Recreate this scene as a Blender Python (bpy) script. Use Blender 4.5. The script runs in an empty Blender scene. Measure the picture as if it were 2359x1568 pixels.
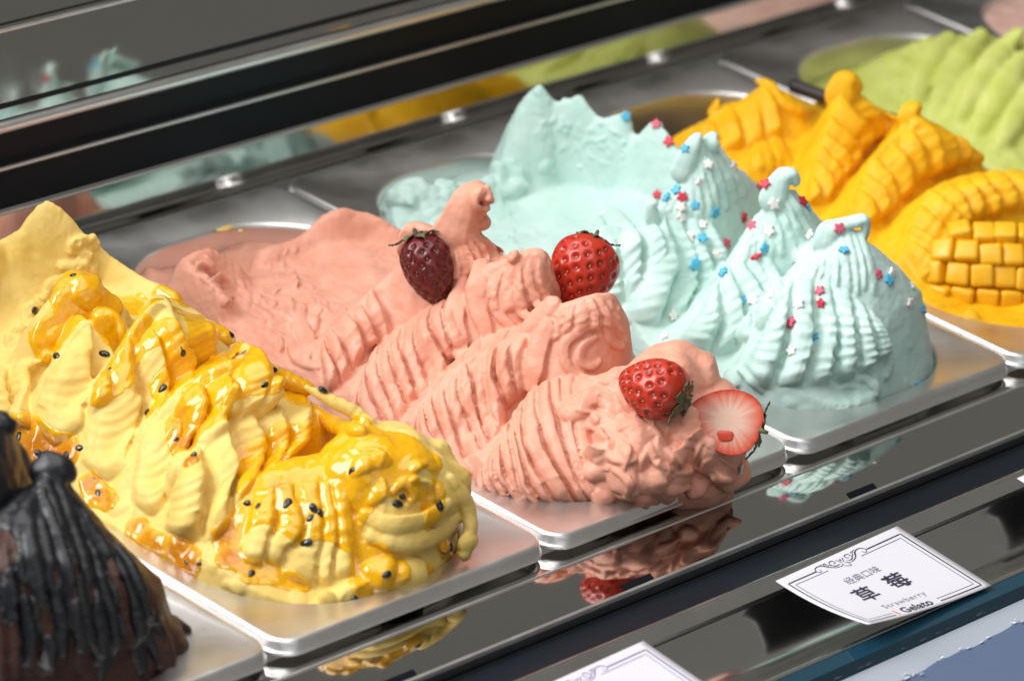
# ---------------------------------------------------------------- part A: imports, camera, light
import bpy, bmesh, math, random
import numpy as np
from mathutils import Vector, Matrix
from mathutils.bvhtree import BVHTree

sc = bpy.context.scene
COL = sc.collection

# camera -------------------------------------------------------------------
CAM_POS = np.array([-1.21266645, -1.17064097, 0.947650292])
CAM_EUL = (1.13194047, -0.108665563, -0.800632715)
FOC = 10433.7346                       # focal length in pixels of a 2359 px wide picture
cam = bpy.data.cameras.new('camera'); cam_o = bpy.data.objects.new('camera', cam); COL.objects.link(cam_o)
cam_o.location = CAM_POS; cam_o.rotation_euler = CAM_EUL
cam.sensor_width = 36.0; cam.lens = FOC / 2359 * 36
cam.clip_start = 0.05; cam.clip_end = 50
cam.dof.use_dof = True; cam.dof.focus_distance = 2.10; cam.dof.aperture_fstop = 9.5; cam.dof.aperture_blades = 9
sc.camera = cam_o

# surroundings and lamps ------------------------------------------------------
world = bpy.data.worlds.new('World'); sc.world = world; world.use_nodes = True
bg = world.node_tree.nodes['Background']
bg.inputs[0].default_value = (0.148, 0.143, 0.131, 1); bg.inputs[1].default_value = 1.0

def area_lamp(name, loc, target, sx, sy, power, color):
    l = bpy.data.lights.new(name, 'AREA'); l.shape = 'RECTANGLE'; l.size = sx; l.size_y = sy
    l.energy = power; l.color = color
    o = bpy.data.objects.new(name, l); COL.objects.link(o)
    o.location = loc
    o.rotation_euler = (Vector(target) - Vector(loc)).to_track_quat('-Z', 'Y').to_euler()
    return o
area_lamp('shop_window_light', (-1.95, 1.45, 2.05), (0.30, 0.12, 0.0), 1.9, 1.9, 128, (0.98, 0.99, 1.0))
area_lamp('canopy_light', (0.05, 0.22, 1.45), (0.25, 0.12, 0.0), 2.2, 1.0, 18, (1.0, 0.98, 0.95))
area_lamp('street_light', (-0.4, -1.7, 0.85), (0.25, 0.05, 0.0), 1.6, 0.8, 4.0, (0.90, 0.95, 1.0))

sc.view_settings.view_transform = 'Standard'; sc.view_settings.look = 'None'
sc.view_settings.gamma = 1.0; sc.view_settings.use_curve_mapping = False
sc.view_settings.exposure = 0.1
sc.render.engine = 'CYCLES'
sc.cycles.use_denoising = True
sc.cycles.max_bounces = 10; sc.cycles.glossy_bounces = 6
sc.cycles.caustics_reflective = False; sc.cycles.caustics_refractive = False

# ---------------------------------------------------------------- part B: helpers
def _rot(e):
    cx, cy, cz = np.cos(e); sx, sy, sz = np.sin(e)
    return (np.array([[cz, -sz, 0], [sz, cz, 0], [0, 0, 1]]) @ np.array([[cy, 0, sy], [0, 1, 0], [-sy, 0, cy]])
            @ np.array([[1, 0, 0], [0, cx, -sx], [0, sx, cx]]))
ROT = _rot(np.array(CAM_EUL))
def ray(u, v):
    d = ROT @ np.array([(u - 1179.5) / FOC, -(v - 784) / FOC, -1.0])
    return d / np.linalg.norm(d)
def P(u, v, x=None, y=None, z=None):
    """the point seen at (u, v) of the 2359 px wide photograph that lies on a plane of the place"""
    d = ray(u, v); ax, val = (0, x) if x is not None else (1, y) if y is not None else (2, z)
    return CAM_POS + d * ((val - CAM_POS[ax]) / d[ax])
PX = 2.0 / FOC                          # metres per photo pixel at the subject

rng = np.random.default_rng(7)
_perm = rng.permutation(512)
_val = rng.uniform(-1, 1, 512)
def noise3(p):
    """smooth value noise, vectorised; p is (n, 3)"""
    p = np.asarray(p, float); i = np.floor(p).astype(int); f = p - i
    f = f * f * f * (f * (f * 6 - 15) + 10)
    def h(a, b, c):
        return _val[_perm[(_perm[(_perm[a & 511] + b) & 511] + c) & 511]]
    r = 0
    for dx in (0, 1):
        for dy in (0, 1):
            for dz in (0, 1):
                w = (f[:, 0] if dx else 1 - f[:, 0]) * (f[:, 1] if dy else 1 - f[:, 1]) * (f[:, 2] if dz else 1 - f[:, 2])
                r = r + w * h(i[:, 0] + dx, i[:, 1] + dy, i[:, 2] + dz)
    return r
def fbm(p, oct=3):
    a, r = 1.0, 0
    for k in range(oct):
        r = r + a * noise3(p * 2 ** k + 17.3 * k); a *= 0.5
    return r
def unit(v):
    v = np.asarray(v, float); return v / max(np.linalg.norm(v), 1e-9)
def catmull(pts, m):
    """resample a polyline smoothly to m points; works for any number of columns"""
    pts = np.asarray(pts, float)
    if len(pts) == 2:
        t = np.linspace(0, 1, m)[:, None]; return pts[0] * (1 - t) + pts[1] * t
    seg = np.linalg.norm(np.diff(pts[:, :min(3, pts.shape[1])], axis=0), axis=1) + 1e-9
    q = np.vstack([2 * pts[0] - pts[1], pts, 2 * pts[-1] - pts[-2]])
    cum = np.concatenate([[0], np.cumsum(seg)]); cum /= cum[-1]
    out = []
    for t in np.linspace(0, 1, m):
        i = min(max(np.searchsorted(cum, t, side='right') - 1, 0), len(seg) - 1)
        f = (t - cum[i]) / (cum[i + 1] - cum[i])
        a, b, c, d = q[i:i + 4]
        out.append(0.5 * (2 * b + (c - a) * f + (2 * a - 5 * b + 4 * c - d) * f * f + (3 * b - a - 3 * c + d) * f ** 3))
    return np.array(out)

class Geo:
    """collects closed shapes into one mesh"""
    def __init__(s): s.v = []; s.f = []; s.n = 0
    def add(s, v, f):
        v = np.asarray(v, float); s.v.append(v); s.f.extend([tuple(int(i) + s.n for i in q) for q in f]); s.n += len(v); return s
    def box(s, a, b):
        (x0, y0, z0), (x1, y1, z1) = a, b
        return s.add([(x0, y0, z0), (x1, y0, z0), (x1, y1, z0), (x0, y1, z0), (x0, y0, z1), (x1, y0, z1), (x1, y1, z1), (x0, y1, z1)],
                     [(0, 3, 2, 1), (4, 5, 6, 7), (0, 1, 5, 4), (1, 2, 6, 5), (2, 3, 7, 6), (3, 0, 4, 7)])
    def rings(s, R, closed=True, cap=True):
        """R: (m, k, 3) rings; quads between; caps"""
        R = np.asarray(R, float); m, k = R.shape[:2]; f = []
        kk = k if closed else k - 1
        for i in range(m - 1):
            for j in range(kk):
                f.append((i * k + j, i * k + (j + 1) % k, (i + 1) * k + (j + 1) % k, (i + 1) * k + j))
        if cap:
            f.append(tuple(range(k))[::-1]); f.append(tuple((m - 1) * k + j for j in range(k)))
        return s.add(R.reshape(-1, 3), f)
    def mesh(s, name):
        me = bpy.data.meshes.new(name)
        me.from_pydata(np.vstack(s.v).tolist() if s.v else [], [], s.f); me.update(); return me

def link(name, me, mat=None, parent=None, smooth=False, **props):
    o = bpy.data.objects.new(name, me); COL.objects.link(o)
    if mat is not None:
        me.materials.clear(); me.materials.append(mat)
    if smooth:
        me.polygons.foreach_set('use_smooth', np.ones(len(me.polygons), bool))
    if parent is not None: o.parent = parent
    for k, val in props.items(): o[k] = val
    return o
def empty(name, loc=(0, 0, 0), **props):
    o = bpy.data.objects.new(name, None); COL.objects.link(o); o.location = loc; o.empty_display_size = 0.02
    for k, val in props.items(): o[k] = val
    return o
def auto_smooth(me, deg=35):
    bm = bmesh.new(); bm.from_mesh(me)
    for f in bm.faces: f.smooth = True
    for e in bm.edges:
        if len(e.link_faces) == 2 and e.calc_face_angle(0) > math.radians(deg): e.smooth = False
    bm.to_mesh(me); bm.free()

# materials ----------------------------------------------------------------
def new_mat(name):
    m = bpy.data.materials.new(name); m.use_nodes = True
    return m, m.node_tree, m.node_tree.nodes['Principled BSDF']
def setp(b, **kw):
    for k, val in kw.items():
        n = k.replace('_', ' ')
        for inp in b.inputs:
            if inp.name.lower() == n.lower():
                inp.default_value = val if not isinstance(val, tuple) or len(val) == 4 or inp.type != 'RGBA' else (*val, 1); break
def tex_noise(nt, scale, detail=3, rough=0.55, coord='Object'):
    tc = nt.nodes.new('ShaderNodeTexCoord'); n = nt.nodes.new('ShaderNodeTexNoise')
    n.inputs['Scale'].default_value = scale; n.inputs['Detail'].default_value = detail; n.inputs['Roughness'].default_value = rough
    nt.links.new(tc.outputs[coord], n.inputs['Vector']); return n
def ramp(nt, src, stops):
    r = nt.nodes.new('ShaderNodeValToRGB'); e = r.color_ramp.elements
    while len(e) < len(stops): e.new(0.5)
    for i, (p, c) in enumerate(stops): e[i].position = p; e[i].color = (*c, 1) if len(c) == 3 else c
    nt.links.new(src, r.inputs[0]); return r
def bump(nt, b, src, dist, strength=1.0):
    n = nt.nodes.new('ShaderNodeBump'); n.inputs['Distance'].default_value = dist; n.inputs['Strength'].default_value = strength
    nt.links.new(src, n.inputs['Height'])
    old = b.inputs['Normal'].links[0].from_socket if b.inputs['Normal'].links else None
    if old: nt.links.new(old, n.inputs['Normal'])
    nt.links.new(n.outputs[0], b.inputs['Normal']); return n

def mat_gelato(name, c0, c1, rough=0.42, sss=0.6, radius=(1, .5, .3), scale=0.006, grain=0.00014, spec=0.28, pores=0.0, fleck=None):
    m, nt, b = new_mat(name)
    n = tex_noise(nt, 60, 4)
    r = ramp(nt, n.outputs['Fac'], [(0.35, c0), (0.65, c1)])
    col = r.outputs[0]
    if fleck:
        nf = tex_noise(nt, 520, 2, 0.5); mf = nt.nodes.new('ShaderNodeMapRange'); mf.inputs[1].default_value = 0.73; mf.inputs[2].default_value = 0.77
        nt.links.new(nf.outputs['Fac'], mf.inputs[0]); mx = nt.nodes.new('ShaderNodeMix'); mx.data_type = 'RGBA'
        nt.links.new(mf.outputs[0], mx.inputs['Factor']); nt.links.new(col, mx.inputs['A']); mx.inputs['B'].default_value = (*fleck, 1); col = mx.outputs['Result']
    nt.links.new(col, b.inputs['Base Color'])
    setp(b, Roughness=rough, Subsurface_Weight=sss, Subsurface_Radius=radius, Subsurface_Scale=scale, Specular_IOR_Level=spec)
    b.inputs['Subsurface Radius'].default_value = radius
    n2 = tex_noise(nt, 420, 5, 0.6); bump(nt, b, n2.outputs['Fac'], grain, 0.7)
    nr = tex_noise(nt, 90, 3); mr2 = nt.nodes.new('ShaderNodeMapRange'); mr2.inputs[1].default_value = 0.3; mr2.inputs[2].default_value = 0.7
    mr2.inputs[3].default_value = rough; mr2.inputs[4].default_value = rough + 0.2
    nt.links.new(nr.outputs['Fac'], mr2.inputs[0]); nt.links.new(mr2.outputs[0], b.inputs['Roughness'])
    return m
def mat_plain(name, c, rough=0.5, metal=0.0, **kw):
    m, nt, b = new_mat(name); setp(b, Base_Color=(*c, 1), Roughness=rough, Metallic=metal, **kw); return m
def mat_steel(name, c=(0.62, 0.61, 0.60), r0=0.12, r1=0.28, brushed=None, smear=0.0):
    m, nt, b = new_mat(name)
    setp(b, Base_Color=(*c, 1), Metallic=1.0)
    n = tex_noise(nt, 35, 4)
    if brushed:
        mp = nt.nodes.new('ShaderNodeMapping'); mp.inputs['Scale'].default_value = brushed
        tc = nt.nodes.new('ShaderNodeTexCoord'); nt.links.new(tc.outputs['Object'], mp.inputs[0]); nt.links.new(mp.outputs[0], n.inputs['Vector'])
        n.inputs['Scale'].default_value = 60
    mr = nt.nodes.new('ShaderNodeMapRange'); mr.inputs[1].default_value = 0.3; mr.inputs[2].default_value = 0.7
    mr.inputs[3].default_value = r0; mr.inputs[4].default_value = r1
    nt.links.new(n.outputs['Fac'], mr.inputs[0]); nt.links.new(mr.outputs[0], b.inputs['Roughness'])
    n4 = tex_noise(nt, 14, 6, 0.7); mr4 = nt.nodes.new('ShaderNodeMapRange'); mr4.inputs[1].default_value = 0.52; mr4.inputs[2].default_value = 0.68; mr4.inputs[3].default_value = 0.0; mr4.inputs[4].default_value = 0.05
    nt.links.new(n4.outputs['Fac'], mr4.inputs[0]); ad = nt.nodes.new('ShaderNodeMath'); nt.links.new(mr.outputs[0], ad.inputs[0]); nt.links.new(mr4.outputs[0], ad.inputs[1]); nt.links.new(ad.outputs[0], b.inputs['Roughness'])
    if smear:
        n2 = tex_noise(nt, 9, 3); bump(nt, b, n2.outputs['Fac'], smear, 0.4)
    return m
# ---------------------------------------------------------------- part C: the display case
M_mirror = mat_steel('polished_steel', (0.60, 0.59, 0.57), 0.02, 0.06, smear=0.0006)
M_mirror_back = mat_steel('rear_mirror_steel', (0.56, 0.55, 0.53), 0.03, 0.09, smear=0.0012)
M_trim = mat_steel('trim_steel', (0.80, 0.79, 0.78), 0.14, 0.24)
M_rail = mat_steel('rail_steel', (0.92, 0.91, 0.90), 0.30, 0.42)
M_pan = mat_steel('pan_steel', (0.90, 0.89, 0.885), 0.30, 0.42)
M_black = mat_plain('black_plastic', (0.007, 0.010, 0.015), 0.45, Specular_IOR_Level=0.2)
M_blackm = mat_plain('black_channel', (0.006, 0.008, 0.012), 0.8, Specular_IOR_Level=0.05)
M_teal = mat_plain('glass_edge', (0.008, 0.045, 0.075), 0.12, Coat_Weight=0.6)

X0, X1 = -0.75, 1.5
def extrude_profile(prof, x0=X0, x1=X1):
    """closed (y, z) outline extruded along the counter"""
    g = Geo(); k = len(prof)
    g.rings([[(x0, y, z) for y, z in prof], [(x1, y, z) for y, z in prof]])
    me = g.mesh('profile')
    bm = bmesh.new(); bm.from_mesh(me); bmesh.ops.recalc_face_normals(bm, faces=bm.faces); bm.to_mesh(me); bm.free()
    return me
def arc(cy, cz, r, a0, a1, n=6):
    return [(cy + r * math.cos(math.radians(a)), cz + r * math.sin(math.radians(a))) for a in np.linspace(a0, a1, n)]

case = empty('display_case', (0, 0, -0.2), label='stainless steel ice cream display counter holding the row of pans', category='display case')
def cpart(name, me, mat, parent=case, smooth=None, **kw):
    o = link(name, me, mat, **kw)
    if parent is case: o.parent = case; o.matrix_parent_inverse = Matrix.Translation((0, 0, 0.2))
    else: o.parent = parent; 
    if smooth: auto_smooth(me, smooth)
    return o
ZL = -0.003
# front ledge, a polished sheet with a bead along it and dark slots, up to the black air channel
ledge = cpart('front_ledge', extrude_profile([(0.007, ZL)] + [(-0.0385, ZL)] + arc(-0.0385, ZL - 0.0012, 0.0012, 90, 180, 5)[1:] + [(-0.0397, -0.02), (0.007, -0.02)]), M_mirror, smooth=40)
cpart('ledge_bead', extrude_profile(arc(-0.0066, ZL - 0.0002, 0.0009, 0, 180, 7)), M_rail, smooth=60)
cpart('ledge_edge_strip', extrude_profile([(-0.0386, ZL + 0.0003), (-0.0399, ZL - 0.0001), (-0.0402, ZL - 0.002), (-0.0398, ZL - 0.0021), (-0.0398, ZL - 0.0005), (-0.0386, ZL - 0.0002)]), M_rail, smooth=50)
for xa in (-0.124, 0.027, 0.178, 0.3355, 0.49):
    g = Geo()
    y0, y1 = -0.0378, -0.0335
    g.add([(xa - .001, y0, ZL + .0001), (xa + 0.0185, y0, ZL + .0001), (xa + 0.0205, y1, ZL + .0001), (xa + 0.001, y1, ZL + .0001),
           (xa - .001, y0, ZL + .0003), (xa + 0.0185, y0, ZL + .0003), (xa + 0.0205, y1, ZL + .0003), (xa + 0.001, y1, ZL + .0003)],
          [(0, 3, 2, 1), (4, 5, 6, 7), (0, 1, 5, 4), (1, 2, 6, 5), (2, 3, 7, 6), (3, 0, 4, 7)])
    o = link('slot', g.mesh('slot'), M_blackm); o.parent = ledge
# black air channel between ledge and card rail
cpart('air_channel', extrude_profile([(-0.0402, -0.010), (-0.0402, -0.03), (-0.066, -0.03), (-0.066, -0.0085)]), M_black)
# card rail: small rounded steel nose
cpart('card_rail', extrude_profile(arc(-0.0663, ZL - 0.0016, 0.0016, 0, 180, 7) + [(-0.0683, -0.0035), (-0.0745, -0.0062), (-0.0752, -0.0105), (-0.0650, -0.0105)]), M_trim, smooth=40)
# gutter sheet under the price cards
pts = [(-0.0756, -0.008), (-0.080, -0.013), (-0.090, -0.0175), (-0.0995, -0.0185), (-0.109, -0.0165), (-0.119, -0.0115), (-0.1275, -0.0075)]
pts = [tuple(p) for p in catmull(pts, 26)]
M_gutter = mat_steel('gutter_steel', (0.70, 0.70, 0.68), 0.10, 0.20)
cpart('card_gutter', extrude_profile(pts + [(-0.1275, -0.03), (-0.0756, -0.03)]), M_gutter, smooth=40)
cpart('glass_seat_trim', extrude_profile([(-0.1278, -0.0065)] + arc(-0.1295, -0.0052, 0.0016, 20, 150, 6) + [(-0.1316, -0.008), (-0.1316, -0.03), (-0.1278, -0.03)]), M_trim, smooth=40)
cpart('glass_edge_band', extrude_profile([(-0.1319, -0.0045), (-0.1335, -0.0025), (-0.1410, -0.0030), (-0.1425, -0.0055), (-0.1425, -0.03), (-0.1319, -0.03)]), M_teal, smooth=50)

# rear: mirror strips, black recesses and rails
cpart('rear_mirror_strip', extrude_profile([(0.3795, -0.012), (0.3880, 0.0186), (0.3925, 0.0186), (0.3835, -0.012)]), M_mirror_back)
cpart('rear_strip_rail', extrude_profile(arc(0.3885, 0.0196, 0.0010, -30, 210, 8)), M_rail, smooth=60)
cpart('rear_black_panel', extrude_profile([(0.3900, 0.0208), (0.3880, 0.0700), (0.3950, 0.0700), (0.3950, 0.0208)]), M_black)
cpart('rear_thin_rail', extrude_profile(arc(0.3850, 0.0463, 0.0012, 0, 360, 10)[:-1]), M_rail, smooth=60)
cpart('rear_bright_rail', extrude_profile(arc(0.3835, 0.0700, 0.0030, 0, 360, 14)[:-1]), M_rail, smooth=60)
cpart('rear_narrow_mirror', extrude_profile([(0.3860, 0.0730), (0.3872, 0.0778), (0.3950, 0.0778), (0.3950, 0.0730)]), M_mirror_back)
cpart('rear_dark_joint', extrude_profile([(0.3862, 0.0784), (0.3862, 0.0805), (0.3950, 0.0805), (0.3950, 0.0784)]), M_black)
cpart('rear_upper_mirror', extrude_profile([(0.3872, 0.0810), (0.3966, 0.1180), (0.4040, 0.1180), (0.3960, 0.0800)]), M_mirror_back)
cpart('rear_top_rail', extrude_profile(arc(0.3960, 0.1155, 0.0010, 0, 360, 10)[:-1]), M_rail, smooth=60)
cpart('rear_top_panel', extrude_profile([(0.3975, 0.1190), (0.4420, 0.30), (0.4480, 0.30), (0.4045, 0.1190)]), M_mirror_back)
cpart('rear_ledge', extrude_profile([(0.3605, -0.0025), (0.3605, -0.006), (0.3793, -0.006), (0.3793, -0.0025)]), M_trim)
cpart('pan_support_shelf', extrude_profile([(0.050, -0.008), (0.050, -0.150), (0.3795, -0.150), (0.3795, -0.145), (0.055, -0.145), (0.055, -0.008)]), M_blackm)

# outside front below the glass edge: pale panel with a torn blue protective film
cpart('front_panel', extrude_profile([(-0.1428, -0.0095), (-0.1440, -0.0080), (-0.330, -0.0600), (-0.330, -0.080), (-0.1428, -0.080)]),
      mat_plain('front_panel_paint', (0.42, 0.46, 0.53), 0.35))

# ---------------------------------------------------------------- part D: steel pans
PW, PL, PITCH = 0.1676, 0.3640, 0.17
ZF = 0.0065                                   # flange level
def rrect(x0, x1, y0, y1, r, n=8):
    out = []
    for cx, cy, a0 in ((x1 - r, y0 + r, -90), (x1 - r, y1 - r, 0), (x0 + r, y1 - r, 90), (x0 + r, y0 + r, 180)):
        for a in np.linspace(a0, a0 + 90, n): out.append((cx + r * math.cos(math.radians(a)), cy + r * math.sin(math.radians(a))))
    return np.array(out)
def loop3(xy, z): return np.column_stack([xy, np.full(len(xy), z)])
OPEN_R = 0.058
def opening(inset=0.0, n=16):
    w, l, r = PW / 2 - 0.0125 - inset, PL, OPEN_R - inset * 0.6
    return rrect(-w, w, 0.0125 + inset, l - 0.0270 - inset, max(r, 0.01), n)
def pan_mesh():
    n = 16
    hw = PW / 2
    out = lambda d, r: rrect(-hw - d, hw + d, -d, PL + d, r, n)
    L = [loop3(opening(0.012, n), -0.110), loop3(opening(0.006, n), -0.100), loop3(opening(0.0012, n), -0.004), loop3(opening(0.0004, n), ZF - 0.0028),
         loop3(opening(-0.0002, n), ZF - 0.0008), loop3(opening(-0.0014, n), ZF),
         loop3(out(-0.0036, 0.009), ZF + 0.0002), loop3(out(-0.0022, 0.0105), ZF + 0.0004), loop3(out(-0.0010, 0.0115), ZF - 0.0003), loop3(out(-0.0005, 0.012), ZF - 0.0015),
         loop3(out(-0.0004, 0.012), ZF - 0.0042), loop3(out(0.0002, 0.0125), ZF - 0.0048), loop3(out(0.0008, 0.013), ZF - 0.0052),
         loop3(out(0.0009, 0.013), ZF - 0.0062), loop3(out(0.0004, 0.0125), ZF - 0.0067), loop3(out(-0.0012, 0.011), ZF - 0.0066),
         loop3(out(-0.0022, 0.010), ZF - 0.0040), loop3(out(-0.0030, 0.0095), ZF - 0.0010), loop3(opening(-0.0020, n), ZF - 0.0012), loop3(opening(-0.0009, n), ZF - 0.004),
         loop3(opening(0.0002, n), -0.006), loop3(opening(0.005, n), -0.101), loop3(opening(0.0115, n), -0.112)]
    g = Geo(); g.rings(L, True, True); me = g.mesh('pan'); auto_smooth(me, 50); return me
pan_me = pan_mesh()
PANS = {'chocolate': -1, 'passion': 0, 'strawberry': 1, 'mint': 2, 'mango': 3, 'kiwi': 4, 'far': 5}
PLAB = {'chocolate': 'steel pan under the dark chocolate ice cream at the lower left corner',
        'passion': 'steel pan holding the yellow ice cream with black seeds',
        'strawberry': 'steel pan holding the pink ice cream with strawberries',
        'mint': 'steel pan holding the mint green ice cream with star sprinkles',
        'mango': 'steel pan holding the orange mango ice cream',
        'kiwi': 'steel pan holding the lime green ice cream at the far right',
        'far': 'farthest steel pan beyond the lime green ice cream'}
for k, i in PANS.items():
    o = link('gelato_pan', pan_me, M_pan, label=PLAB[k], category='pan', group='steel pans in a row')
    o.location = ((i + 0.5) * PITCH, 0.0006, 0)
# ---------------------------------------------------------------- part E: engine for the ice cream heaps
def sd_open(lx, y):
    """signed distance to the pan opening, negative inside"""
    hw, y0, y1, r = PW / 2 - 0.0125, 0.0131, PL - 0.0264, OPEN_R
    qx = np.abs(lx) - (hw - r); qy = np.abs(y - (y0 + y1) / 2) - ((y1 - y0) / 2 - r)
    return np.hypot(np.maximum(qx, 0), np.maximum(qy, 0)) + np.minimum(np.maximum(qx, qy), 0) - r
def tps(pts, X, Y):
    """smooth floor through scattered points (normalised weights, no overshoot)"""
    num = np.zeros(X.shape); den = np.zeros(X.shape) + 1e-12
    for x, y, z in pts:
        d = np.hypot(X - x, Y - y); w = np.exp(-(d / 0.020) ** 2) + 1e-3 / (1 + (d / 0.02) ** 4)
        num += w * z; den += w
    return num / den

class Heap:
    """ice cream in one pan: a height-field core, then strokes, lumps and curls laid on it, fused into one skin"""
    def __init__(s, cx, fill=0.0045, edge=0.001):
        s.cx = cx; s.edge = edge; s.fill = fill; s.ridges = []; s.floor = None; s.g = Geo(); s.bvh = None; s.sharp = 0.0; s.drop = 0.0; s.pending = []; s.rng = np.random.default_rng(int(abs(cx) * 1000) + 5)
    def pts(s, L):
        return np.array([P(u, v, x=s.cx + lx) for u, v, lx in L])
    def ridge(s, L, wf, wb, p=1.5, raw=False, drop=0.0):
        q = np.array(L, float) + np.array([s.cx, 0, 0]) if raw else s.pts(L)
        q[:, 2] -= drop + (s.drop if wf > 0.025 else 0)
        s.ridges.append((catmull(q, 4 * len(q)), wf, wb, p)); return q
    def height(s, X, Y):
        H = np.full(X.shape, s.fill)
        if s.floor is not None:
            H = np.maximum(tps(s.floor, X - s.cx, Y) + 0.003, -0.05)
        for q, wf, wb, p in s.ridges:
            best = np.full(X.shape, -1.0)
            for a, b in zip(q[:-1], q[1:]):
                d = b[:2] - a[:2]; L2 = d @ d + 1e-12
                t = np.clip(((X - a[0]) * d[0] + (Y - a[1]) * d[1]) / L2, 0, 1)
                ex, ey = X - a[0] - t * d[0], Y - a[1] - t * d[1]
                dist = np.hypot(ex, ey); side = d[0] * (Y - a[1]) - d[1] * (X - a[0])      # >0: behind the crest
                W = np.where(side > 0, wb, wf) 
                z = np.maximum(a[2] + t * (b[2] - a[2]), 0.0005)
                best = np.maximum(best, np.maximum(z * (1 - (dist / W) ** p), -0.03))
            k = 0.004
            m = np.maximum(H, best); H = m + k * np.log1p(np.exp(-np.abs(H - best) / k)) * np.where(best > 0, 1, 0)
        lim = s.edge + np.maximum(-sd_open(X - s.cx, Y), 0) * 3.2
        return np.where(sd_open(X - s.cx, Y) < 0.0005, np.minimum(H, lim), -0.056)
    def core(s, step=0.0014, nz=0.0012, nscale=90):
        xs = np.arange(-0.0725, 0.0726, step) + s.cx; ys = np.arange(0.010, 0.356, step)
        X, Y = np.meshgrid(xs, ys, indexing='ij'); Z = s.height(X, Y)
        Z = Z + nz * fbm(np.column_stack([X.ravel(), Y.ravel(), Z.ravel()]) * nscale, 3).reshape(X.shape) * (Z > -0.05)
        nx, ny = X.shape
        V = np.vstack([np.column_stack([X.ravel(), Y.ravel(), Z.ravel()]), np.column_stack([X.ravel(), Y.ravel(), np.full(X.size, -0.06)])])
        f = []; N = nx * ny
        I = lambda i, j: i * ny + j
        for i in range(nx - 1):
            for j in range(ny - 1):
                f.append((I(i, j), I(i + 1, j), I(i + 1, j + 1), I(i, j + 1)))
                f.append((N + I(i, j), N + I(i, j + 1), N + I(i + 1, j + 1), N + I(i + 1, j)))
        for i in range(nx - 1):
            f.append((I(i, 0), N + I(i, 0), N + I(i + 1, 0), I(i + 1, 0))); f.append((I(i, ny - 1), I(i + 1, ny - 1), N + I(i + 1, ny - 1), N + I(i, ny - 1)))
        for j in range(ny - 1):
            f.append((I(0, j), I(0, j + 1), N + I(0, j + 1), N + I(0, j))); f.append((I(nx - 1, j), N + I(nx - 1, j), N + I(nx - 1, j + 1), I(nx - 1, j + 1)))
        s.g.add(V, f); s.update()
    def update(s):
        for v, f in s.pending: s.g.add(v, f)
        s.pending = []
        s.bvh = BVHTree.FromPolygons(np.vstack(s.g.v).tolist(), s.g.f)
    def cast(s, u, v):
        d = ray(u, v); h = s.bvh.ray_cast(Vector(CAM_POS), Vector(d))
        if h[0] is None: return None
        n = np.array(h[1]); 
        if n @ d > 0: n = -n
        return np.array(h[0]), n
    def tube(s, pts, rad, nrm=None, flat=0.75, tilt=0.0, ripple=0.0, rlen=0.003, seg=14, wob=0.08, chev=0.8):
        """soft stroke along 3-D points; rad = half widths at the control points"""
        pts = np.asarray(pts, float); L = np.linalg.norm(np.diff(pts, axis=0), axis=1).sum()
        m = int(np.clip(L / 0.0009, 8, 110))
        n0 = np.tile([0, -0.5, 0.85], (len(pts), 1)) if nrm is None else np.asarray(nrm, float)
        r = np.interp(np.linspace(0, 1, len(pts)), np.linspace(0, 1, len(rad)), rad)
        Q = catmull(np.column_stack([pts, n0, r]), m)
        C, N, R = Q[:, :3], Q[:, 3:6], np.maximum(Q[:, 6], 0.0004)
        T = np.gradient(C, axis=0); T /= np.linalg.norm(T, axis=1)[:, None] + 1e-9
        N = N - (N * T).sum(1)[:, None] * T; N /= np.linalg.norm(N, axis=1)[:, None] + 1e-9
        S = np.cross(T, N)
        if tilt:
            c, si = math.cos(tilt), math.sin(tilt); S, N = S * c + N * si, N * c - S * si
        t = np.linspace(0, 1, m); ln = t * L
        cap = np.sqrt(np.clip(1 - (1 - np.minimum(ln / (R[0] * 0.9), 1)) ** 2, 0.02, 1)) * np.sqrt(np.clip(1 - (1 - np.minimum((L - ln) / (R[-1] * 0.9), 1)) ** 2, 0.02, 1))
        ph = s.rng.uniform(0, 9); sd = s.rng.uniform(0, 50)
        w = 1 + wob * (noise3(np.column_stack([ln * 160, np.full(m, sd), np.full(m, 1.3)])) * 1.3)
        A = np.linspace(0, 2 * math.pi, seg, endpoint=False); rings = []
        for i in range(m):
            a = R[i] * cap[i] * w[i]; b = a * flat
            rp = ripple * np.sin(2 * math.pi * ln[i] / rlen + ph - chev * np.cos(A) ** 2 * 3 + 0.8 * np.cos(A)) * cap[i] * (0.5 + 0.5 * np.sin(A))
            edge = 1 - s.sharp * (0.5 - 0.5 * np.cos(A)) ** 1.5           # thins towards the right-hand edge
            rings.append(C[i] + np.outer((a + rp * 0.4) * np.cos(A), S[i]) + np.outer((b * edge + rp) * np.sin(A), N[i]))
        s.g.rings(rings)
    def stroke(s, uv, w, lift=0.85, tilt=0.0, flat=0.85, ripple=0.0, rlen=0.003, wob=0.08, over=1.0, seg=14, sink=0.0):
        """a stroke followed in the picture and laid on the core where it is seen; w = full widths in photo pixels"""
        uv = catmull(np.asarray(uv, float), 9); H = [s.cast(u, v) for u, v in uv]
        ok = [i for i, h in enumerate(H) if h is not None]
        if not ok: return
        D = np.interp(range(9), ok, [np.linalg.norm(H[i][0] - CAM_POS) for i in ok])
        D = np.convolve(np.pad(D, 1, 'edge'), [0.25, 0.5, 0.25], 'valid')
        N = np.array([H[min(ok, key=lambda k: abs(k - i))][1] for i in range(9)])
        N = np.array([unit(N[max(0, i - 2):i + 3].sum(0)) for i in range(9)])
        r = np.interp(np.linspace(0, 1, 9), np.linspace(0, 1, len(w)), w) * PX * 0.5 * over
        C = np.array([CAM_POS + ray(u, v) * d for (u, v), d in zip(uv, D)])
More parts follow.
